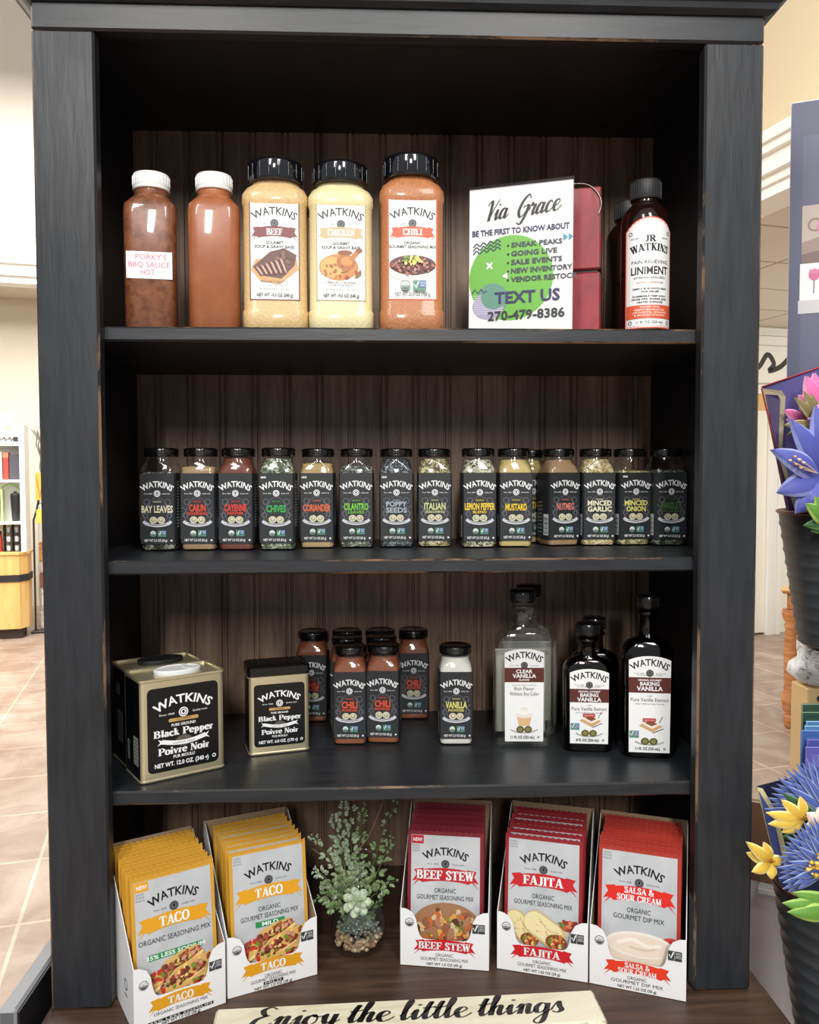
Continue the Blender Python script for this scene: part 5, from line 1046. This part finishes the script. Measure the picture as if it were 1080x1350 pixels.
sheet(b2, 'side_flap', [PX(998, 1038, .012), PX(1006, 1040, .010), PX(1024, 1070, .006), PX(1042, 1140, .0), PX(1052, 1196, -.004), PX(1036, 1196, .004)], paper((222, 214, 160)))
sheet(b2, 'flap_lining', [PX(1001, 1043, .010), PX(1019, 1073, .005), PX(1036, 1150, -.001), PX(1045, 1196, -.004), PX(1036, 1194, .002)], paper((78, 92, 160)))
BL, BE2 = paper((84, 104, 178)), paper((176, 192, 226)); YL, YE = paper((222, 186, 72)), paper((246, 230, 160))
fan = lambda c_, r_, a0, a1, n, sq=1: [(c_[0]+r_*math.cos(R(a0+(a1-a0)*i/(n-1)))*(1+.06*(i % 2)), c_[1]-sq*r_*math.sin(R(a0+(a1-a0)*i/(n-1)))*(1+.06*(i % 2))) for i in range(n)]
petals(b2, 'spiky_flower', (1092, 1072), fan((1092, 1072), 78, 92, 176, 16, .92), .0, .011, BL, BE2, .02, .08); petals(b2, 'spiky_flower', (1092, 1072), fan((1092, 1072), 62, 70, 170, 13, .95), -.012, .010, BL, BE2, .02, .08)
petals(b2, 'green_leaf', (1084, 1090), [(1034, 1046), (1050, 1072)], -.03, .016, DG, DE); petals(b2, 'green_leaf', (1070, 1098), [(1034, 1104), (1040, 1098)], -.028, .014, DG, DE)
def lily(ctr, tips, Y):
    petals(b2, 'yellow_lily', ctr, tips, Y, .0135, YL, YE, .012, .1); s_ = MB()
    for k in range(5): s_.tube([PX(ctr[0], ctr[1], Y-.002), PX(ctr[0]-6+3*k, ctr[1]-7+abs(k-2)*2, Y-.016)], .0006, paper((206, 150, 50)), 5)
    s_.build('stamens', b2, -b2.location)
lily((1060, 1082), [(1012, 1072), (1032, 1055), (1057, 1051), (1015, 1087), (1033, 1098)], -.05); lily((1017, 1138), [(986, 1111), (1009, 1112), (986, 1125), (994, 1150), (1019, 1159), (1032, 1132)], -.055)
petals(b2, 'cream_flower', (1086, 1092), [(1068, 1074), (1066, 1090), (1068, 1106), (1082, 1068)], -.045, .02, paper((244, 214, 200)), paper((250, 236, 226)))
petals(b2, 'spiky_flower', (1092, 1142), fan((1092, 1142), 62, 86, 214, 21, 1.0), -.05, .0105, BL, BE2, .02, .08); petals(b2, 'spiky_flower', (1090, 1142), fan((1090, 1142), 46, 90, 220, 15, 1.0), -.062, .009, BL, BE2, .02, .08)
cm_ = MB(); rg = random.Random(4); q0 = PX(1086, 1140, -.085)
for k in range(60):
    a = rg.uniform(0, 2*PI); r_ = .019*math.sqrt(rg.random()); pebble(cm_, q0+Vector((r_*math.cos(a), -.006+.3*r_, r_*math.sin(a))), rg.uniform(.0015, .003), paper(rg.choice(((214, 176, 62), (232, 206, 104), (182, 140, 48)))))
cm_.build('flower_centre', b2, -b2.location)
petals(b2, 'green_leaf', (1104, 1196), [(1035, 1192), (1050, 1178)], -.085, .02, GN, GE); petals(b2, 'green_leaf', (1104, 1200), [(1042, 1204)], -.09, .02, GN, GE)
# cards standing on the tier
for k, (u, v, Y, col, edge, lb) in enumerate(((1058, 928, .335, (58, 92, 72), (148, 178, 150), 'dark green card at the back of the card row'), (1058, 939, .32, (44, 78, 60), (130, 164, 134), 'deep green card, second from the back of the row'), (1064, 951, .305, (84, 140, 190), (160, 200, 226), 'light blue card behind the other blue cards'),
        (1062, 957, .29, (92, 148, 196), (160, 200, 226), 'sky blue card just behind the widest blue card'), (1057, 963, .275, (66, 104, 176), (120, 160, 214), 'mid blue card reaching furthest left in the row'), (1065, 975, .26, (82, 84, 168), (130, 130, 206), 'violet blue card in front of the mid blue card'), (1063, 985, .245, (96, 92, 180), (146, 142, 216), 'violet card at the front of the card row'))):
    p = PX(u, v, Y); h_ = p.z-TZ-.0006
    o = MB().bbox(0, .13, 0, .004, 0, h_, paper(col), .0008, paper(edge)).add([(.008, -.0003, .01), (.122, -.0003, .01), (.122, -.0003, h_-.01), (.008, -.0003, h_-.01)], [(0, 1, 2, 3)], paper(tuple(min(255, q+14) for q in col))).build('greeting_card', None, (p.x, Y, TZ+.0005), R(-4)); tag(o, lb, 'card', 'greeting cards on the display tier')
# wooden crate with a marbled white vase behind the cards
p0 = PX(1062, 906, .355); ch = p0.z-TZ-.001
cr = thing('wooden_crate', 'pale wooden crate behind the green cards', 'crate', (p0.x+.06, .374, TZ+.0005)); cb = MB().bbox(-.06, .06, -.028, .028, 0, ch, plain((212, 178, 126), .55, name='pale_crate_wood'), .002); cb.build('crate_body', cr); MB().lathe([(.004, -.006), (.006, -.002), (.004, .002)], M_BLK, 12, -.04, -.0302).build('knob', cr).location = (0, 0, ch-.014)
vm = NT('marbled_white'); f_ = vm.noise(vm.coords(), 40, 6, .7, 2.5); vm.l(vm.ramp(f_, [(.38, (150, 146, 144)), (.46, (238, 236, 234)), (.7, (250, 249, 247))]), vm.b.inputs['Base Color']); vm.set(Roughness=.35); vm.bump(f_, .6, .004)
vz = p0.z+.0005; v_ = thing('vase', 'white marbled vase standing on the pale crate', 'vase', (p0.x+.055, .374, vz)); rgs = []
for z, r_ in ((0, .045), (.004, .056), (.02, .074), (.035, .07), (.045, .056), (.065, .058), (.085, .057), (.092, .052), (.09, .046)): rgs.append([(r_*math.cos(2*PI*i/40)*(1+.03*math.cos(7*2*PI*i/40)), r_*.6*math.sin(2*PI*i/40), z) for i in range(40)])
MB().rings(rgs, vm.m).build('vase_body', v_)
# small turned-leg table beyond the display
M_OAK = m_wood('honey_oak', (150, 92, 50), (178, 116, 68), (198, 140, 88), (.2, .2, 1), 30)
tb = thing('side_table', 'small honey coloured wooden table with turned legs behind the display', 'table', (2.26+.428, 3.448+.137, 0), R(50)); TT = .785
MB().bbox(-.43, .43, -.29, .29, TT-.02, TT, plain((226, 182, 122), .4, name='light_oak_top'), .006).bbox(-.42, .42, -.28, .28, TT-.032, TT-.0201, M_OAK, .004).build('top', tb); MB().bbox(-.40, .40, -.26, .26, TT-.12, TT-.033, M_OAK, .004).build('apron', tb)
for sx in (-1, 1):
    for sy in (-1, 1): MB().lathe([(.02, 0), (.026, .01), (.034, .05), (.03, .075), (.02, .085), (.036, .1), (.044, .15), (.044, .19), (.03, .215), (.036, .225), (.03, .235), (.032, .26), (.036, .42), (.03, .56), (.038, .575), (.03, .59), (.042, .61), (.048, .64), (.044, .665)], M_OAK, 24, sx*.38, sy*.24).build('leg', tb)

# ------------------------------------------------------------------ the shop at the far left
sc_ = thing('shop_cabinet', 'yellow wood shop cabinet with white open shelving above', 'cabinet', rm(-1.85, 8.05), RA)
M_YW = m_wood('yellow_wood', (214, 168, 92), (230, 188, 116), (238, 202, 138), (1, 1, .15), 12); M_BAND = plain((38, 36, 36), .5, name='dark_band'); M_SHW = plain((248, 247, 240), .5, name='white_shelf_paint')
chf = lambda e: [(-.685-e, -.3-e), (.63, -.3-e), (.685+e, -.2), (.685+e, .0+e), (-.685-e, .0+e)]
MB().prism(chf(0), lambda a, b: (a, b, .09), lambda a, b: (a, b, .735), M_YW).build('base_body', sc_); MB().prism(chf(.008), lambda a, b: (a, b, .50), lambda a, b: (a, b, .56), M_BAND).build('dark_band', sc_); MB().box(-.64, .64, -.26, -.03, 0, .09, plain((58, 42, 36), .6, name='toe_kick')).build('toe_kick', sc_); MB().prism(chf(.012), lambda a, b: (a, b, .7351), lambda a, b: (a, b, .755), M_YW).build('counter_top', sc_)
for sx in (-1, 1): MB().box(*sorted((sx*.685, sx*.645)), -.27, -.02, .755, 1.86, M_SHW).build('side_post', sc_)
for z in (1.02, 1.385, 1.70): MB().box(-.645, .645, -.26, -.02, z-.022, z, M_SHW).build('shelf', sc_)
MB().box(-.645, .645, -.035, -.02, .755, 1.70, M_SHW).build('back_board', sc_); hb_ = MB().box(-.685, .685, -.272, -.25, 1.70, 1.775, M_SHW); c = Canvas()
for k in range(5): c.stroke([(.38+k*.045, 1.725), (.395+k*.045, 1.75), (.405+k*.045, 1.722), (.42+k*.045, 1.745)], .009, (60, 58, 58), True)
c.rect(.60, .64, 1.715, 1.755, (52, 52, 56)); c.emit(hb_, front(-.2723), .0004); hb_.build('name_rail', sc_); MB().box(-.645, .645, -.25, -.02, 1.755, 1.775, M_SHW).build('top_board', sc_)
def shop(name, label, cat, u, z, mb, group='goods on the white shop shelving'): o = mb.build(name, None, rm(u, 7.90, z+.0005), RA); return tag(o, label, cat, group)
W2 = plain((246, 246, 240), .5, name='white_pack')
shop('gift_box', 'white box with a yellow green mark on top of the shop shelving', 'box', -1.32, 1.775, MB().bbox(-.07, .07, -.05, .05, 0, .19, W2, .003).add([(.0, -.0505, .04), (.03, -.0505, .04), (.03, -.0505, .08), (.0, -.0505, .08)], [(0, 1, 2, 3)], plain((206, 220, 110), .5, name='lime_mark')))
shop('gift_box', 'plain white box at the left on top of the shop shelving', 'box', -1.47, 1.775, MB().bbox(-.07, .07, -.05, .05, 0, .19, W2, .003))
shop('gift_box', 'cream box on the second shop shelf left of the red box', 'box', -1.43, 1.385, MB().bbox(-.075, .075, -.05, .05, 0, .24, plain((240, 236, 216), .5, name='cream_pack'), .003)); shop('gift_box', 'narrow red and orange box on the second shop shelf', 'box', -1.325, 1.385, MB().bbox(-.022, .022, -.05, .05, 0, .235, plain((176, 66, 56), .5, name='red_pack'), .003).box(-.022, .022, -.052, -.05, .19, .235, plain((226, 140, 96), .5, name='orange_pack')))
shop('gift_box', 'dark grey box on the second shop shelf beside the post', 'box', -1.256, 1.385, MB().bbox(-.042, .042, -.05, .05, 0, .22, plain((78, 76, 84), .5, name='grey_pack'), .003))
tu = thing('tumbler', 'tall black tumbler on the third shop shelf', 'tumbler', rm(-1.262, 7.90, 1.0205)); MB().lathe([(.026, 0), (.03, .004), (.04, .2), (.041, .23)], plain((40, 42, 46), .4, name='black_tumbler'), 24).build('cup', tu); MB().lathe([(.041, .23), (.042, .236), (.03, .245), (.012, .25), (.012, .262), (.001, .262)], plain((60, 60, 64), .4, name='tumbler_lid'), 24).build('lid', tu)
gt = MB(); gt.tube([(.07*math.cos(R(a)), -.02, .275+.05*math.sin(R(a))) for a in range(10, 175, 12)], .008, plain((150, 206, 104), .5, name='green_ring'), 6); gt.box(-.072, -.056, -.05, .05, 0, .285, plain((196, 216, 150), .5, name='pale_green')); shop('gift_tag', 'green arched gift tag behind the black tumbler', 'tag', -1.30, 1.02, gt)
for k, (u, col) in enumerate(((-1.408, (206, 224, 214)), (-1.468, (226, 234, 226)))): shop('tea_pack', ('pale teal pack on the third shop shelf nearer the tumbler', 'pale teal pack on the third shop shelf further left')[k], 'pack', u, 1.02, MB().bbox(-.027, .027, -.04, .04, 0, .24, plain(col, .5, name='teal_pack'), .003).box(-.02, .02, -.0405, -.04, .1, .18, W2))
for k, u in enumerate((-1.388, -1.425, -1.462)):
    t = thing('sauce_bottle', 'small red bottle on the cabinet counter, %s' % ('nearest the wire rack', 'middle of three', 'furthest left')[k], 'bottle', rm(u, 7.9, .7555), 0, 'red bottles on the shop counter'); MB().lathe([(.015, 0), (.016, .1), (.008, .13), (.008, .15)], plain((178, 52, 40), .3, name='red_sauce'), 16).build('bottle_body', t); MB().lathe([(.009, .15), (.009, .18), (.001, .181)], plain((90, 44, 36), .4, name='red_cap'), 16).build('cap', t)
rk = thing('wire_rack', 'dark wire rack of small white tubs on the shop counter', 'rack', rm(-1.29, 7.9, .7555), RA); mb = MB()
for z in (.005, .085, .165): mb.box(-.065, .065, -.05, .05, z-.004, z, M_BAND)
for x in (-.065, 0, .065): mb.box(x-.004, x+.004, -.05, .05, 0, .235, M_BAND)
mb.build('frame', rk)
for i in range(3):
    for j in range(2): tag(MB().lathe([(.018, 0), (.021, .04), (.021, .046), (.001, .047)], W2, 16).build('tub', None, rm(-1.29, 7.9, .7555+.0055+i*.08)+EU*(-.033+j*.066)), 'small white tub in the %s row of the wire rack, %s' % (('bottom', 'middle', 'top')[i], ('left', 'right')[j]), 'tub', 'white tubs in the wire rack')
# bag stand and what hangs on it
def shop2(u, v): return rm(u, v)
hs = thing('bag_stand', 'thin dark metal stand with a hooked top beside the shop cabinet', 'stand', rm(-1.14, 8.05), RA)
MB().tube([(0, 0, .02), (0, 0, 1.02), (.025, 0, 1.10), (.045, 0, 1.2), (.06, 0, 1.26), (.075, 0, 1.22)], .009, M_BAND, 8).build('pole', hs); MB().bbox(-.03, .11, -.08, .08, 0, .02, M_BAND, .004).build('base', hs)
for k, (z0, z1, col) in enumerate(((1.20, 1.45, (222, 168, 70)), (.99, 1.12, (226, 190, 76)))):
    t = thing('gift_bag', ('tall orange yellow bag hanging highest beside the bag stand', 'small yellow bag with a dark handle hanging on the stand hook')[k], 'bag', rm(-1.07, 7.98+.0*k, z0), RA, 'yellow bags on the stand'); MB().bbox(-.035, .035, -.02, .02, 0, z1-z0, plain(col, .6, name='yellow_bag'), .003).build('bag_body', t); MB().tube([(-.03, -.021, (z1-z0)*(.9 if not k else 1)), (-.015, -.024, (z1-z0)*(.5 if not k else 1.3)), (0, -.026, (z1-z0)*(.1 if not k else 1.5)), (.015, -.024, (z1-z0)*(.5 if not k else 1.3)), (.03, -.021, (z1-z0)*(.9 if not k else 1))], .004, plain((176, 120, 50) if not k else (50, 46, 44), .5, name='bag_handle'), 6).build('handle', t)
br = thing('branch_vase', 'tall white vase of grey twisted branches behind the shop shelving', 'vase', rm(-1.10, 8.6)); MB().lathe([(.07, 0), (.09, .3), (.08, .9), (.06, 1.2)], W2, 24).build('vase_body', br); rg = random.Random(8); mb = MB()
for k in range(9):
    a = rg.uniform(-.09, .10); mb.tube([(0, 0, 1.15), (a*.5, .02*k-.08, 1.5), (a+rg.uniform(-.05, .05), .02*k-.08, 1.72), (a*1.2+rg.uniform(-.05, .05), .02*k-.08, 1.86)], .006, plain((122, 114, 110), .7, name='grey_branch'), 5)
mb.build('branches', br)
for k, (z0, z1, col, lb, du) in enumerate(((0.0, .2, (214, 208, 204), 'grey speckled box at the bottom of the stack by the bag stand', 0), (.2, .38, (236, 232, 228), 'white speckled box, second in the stack by the bag stand', .01), (.38, .52, (150, 92, 72), 'brown box near the top of the stack by the bag stand', 0), (.52, .62, (226, 196, 206), 'pale pink box on top of the stack by the bag stand', .01), (.62, .8, (206, 150, 84), 'tan basket shaped box topping the stack by the bag stand', .0))):
    o = MB().bbox(-.07, .12, -.06, .06, 0, z1-z0-.001, mottled('speckled_box', tuple(int(q*.7) for q in col), col, None, 25, .6, 0), .003).build('storage_box', None, rm(-1.055+du, 8.3, z0+.0005), RA); tag(o, lb, 'box', 'stack of boxes by the bag stand')
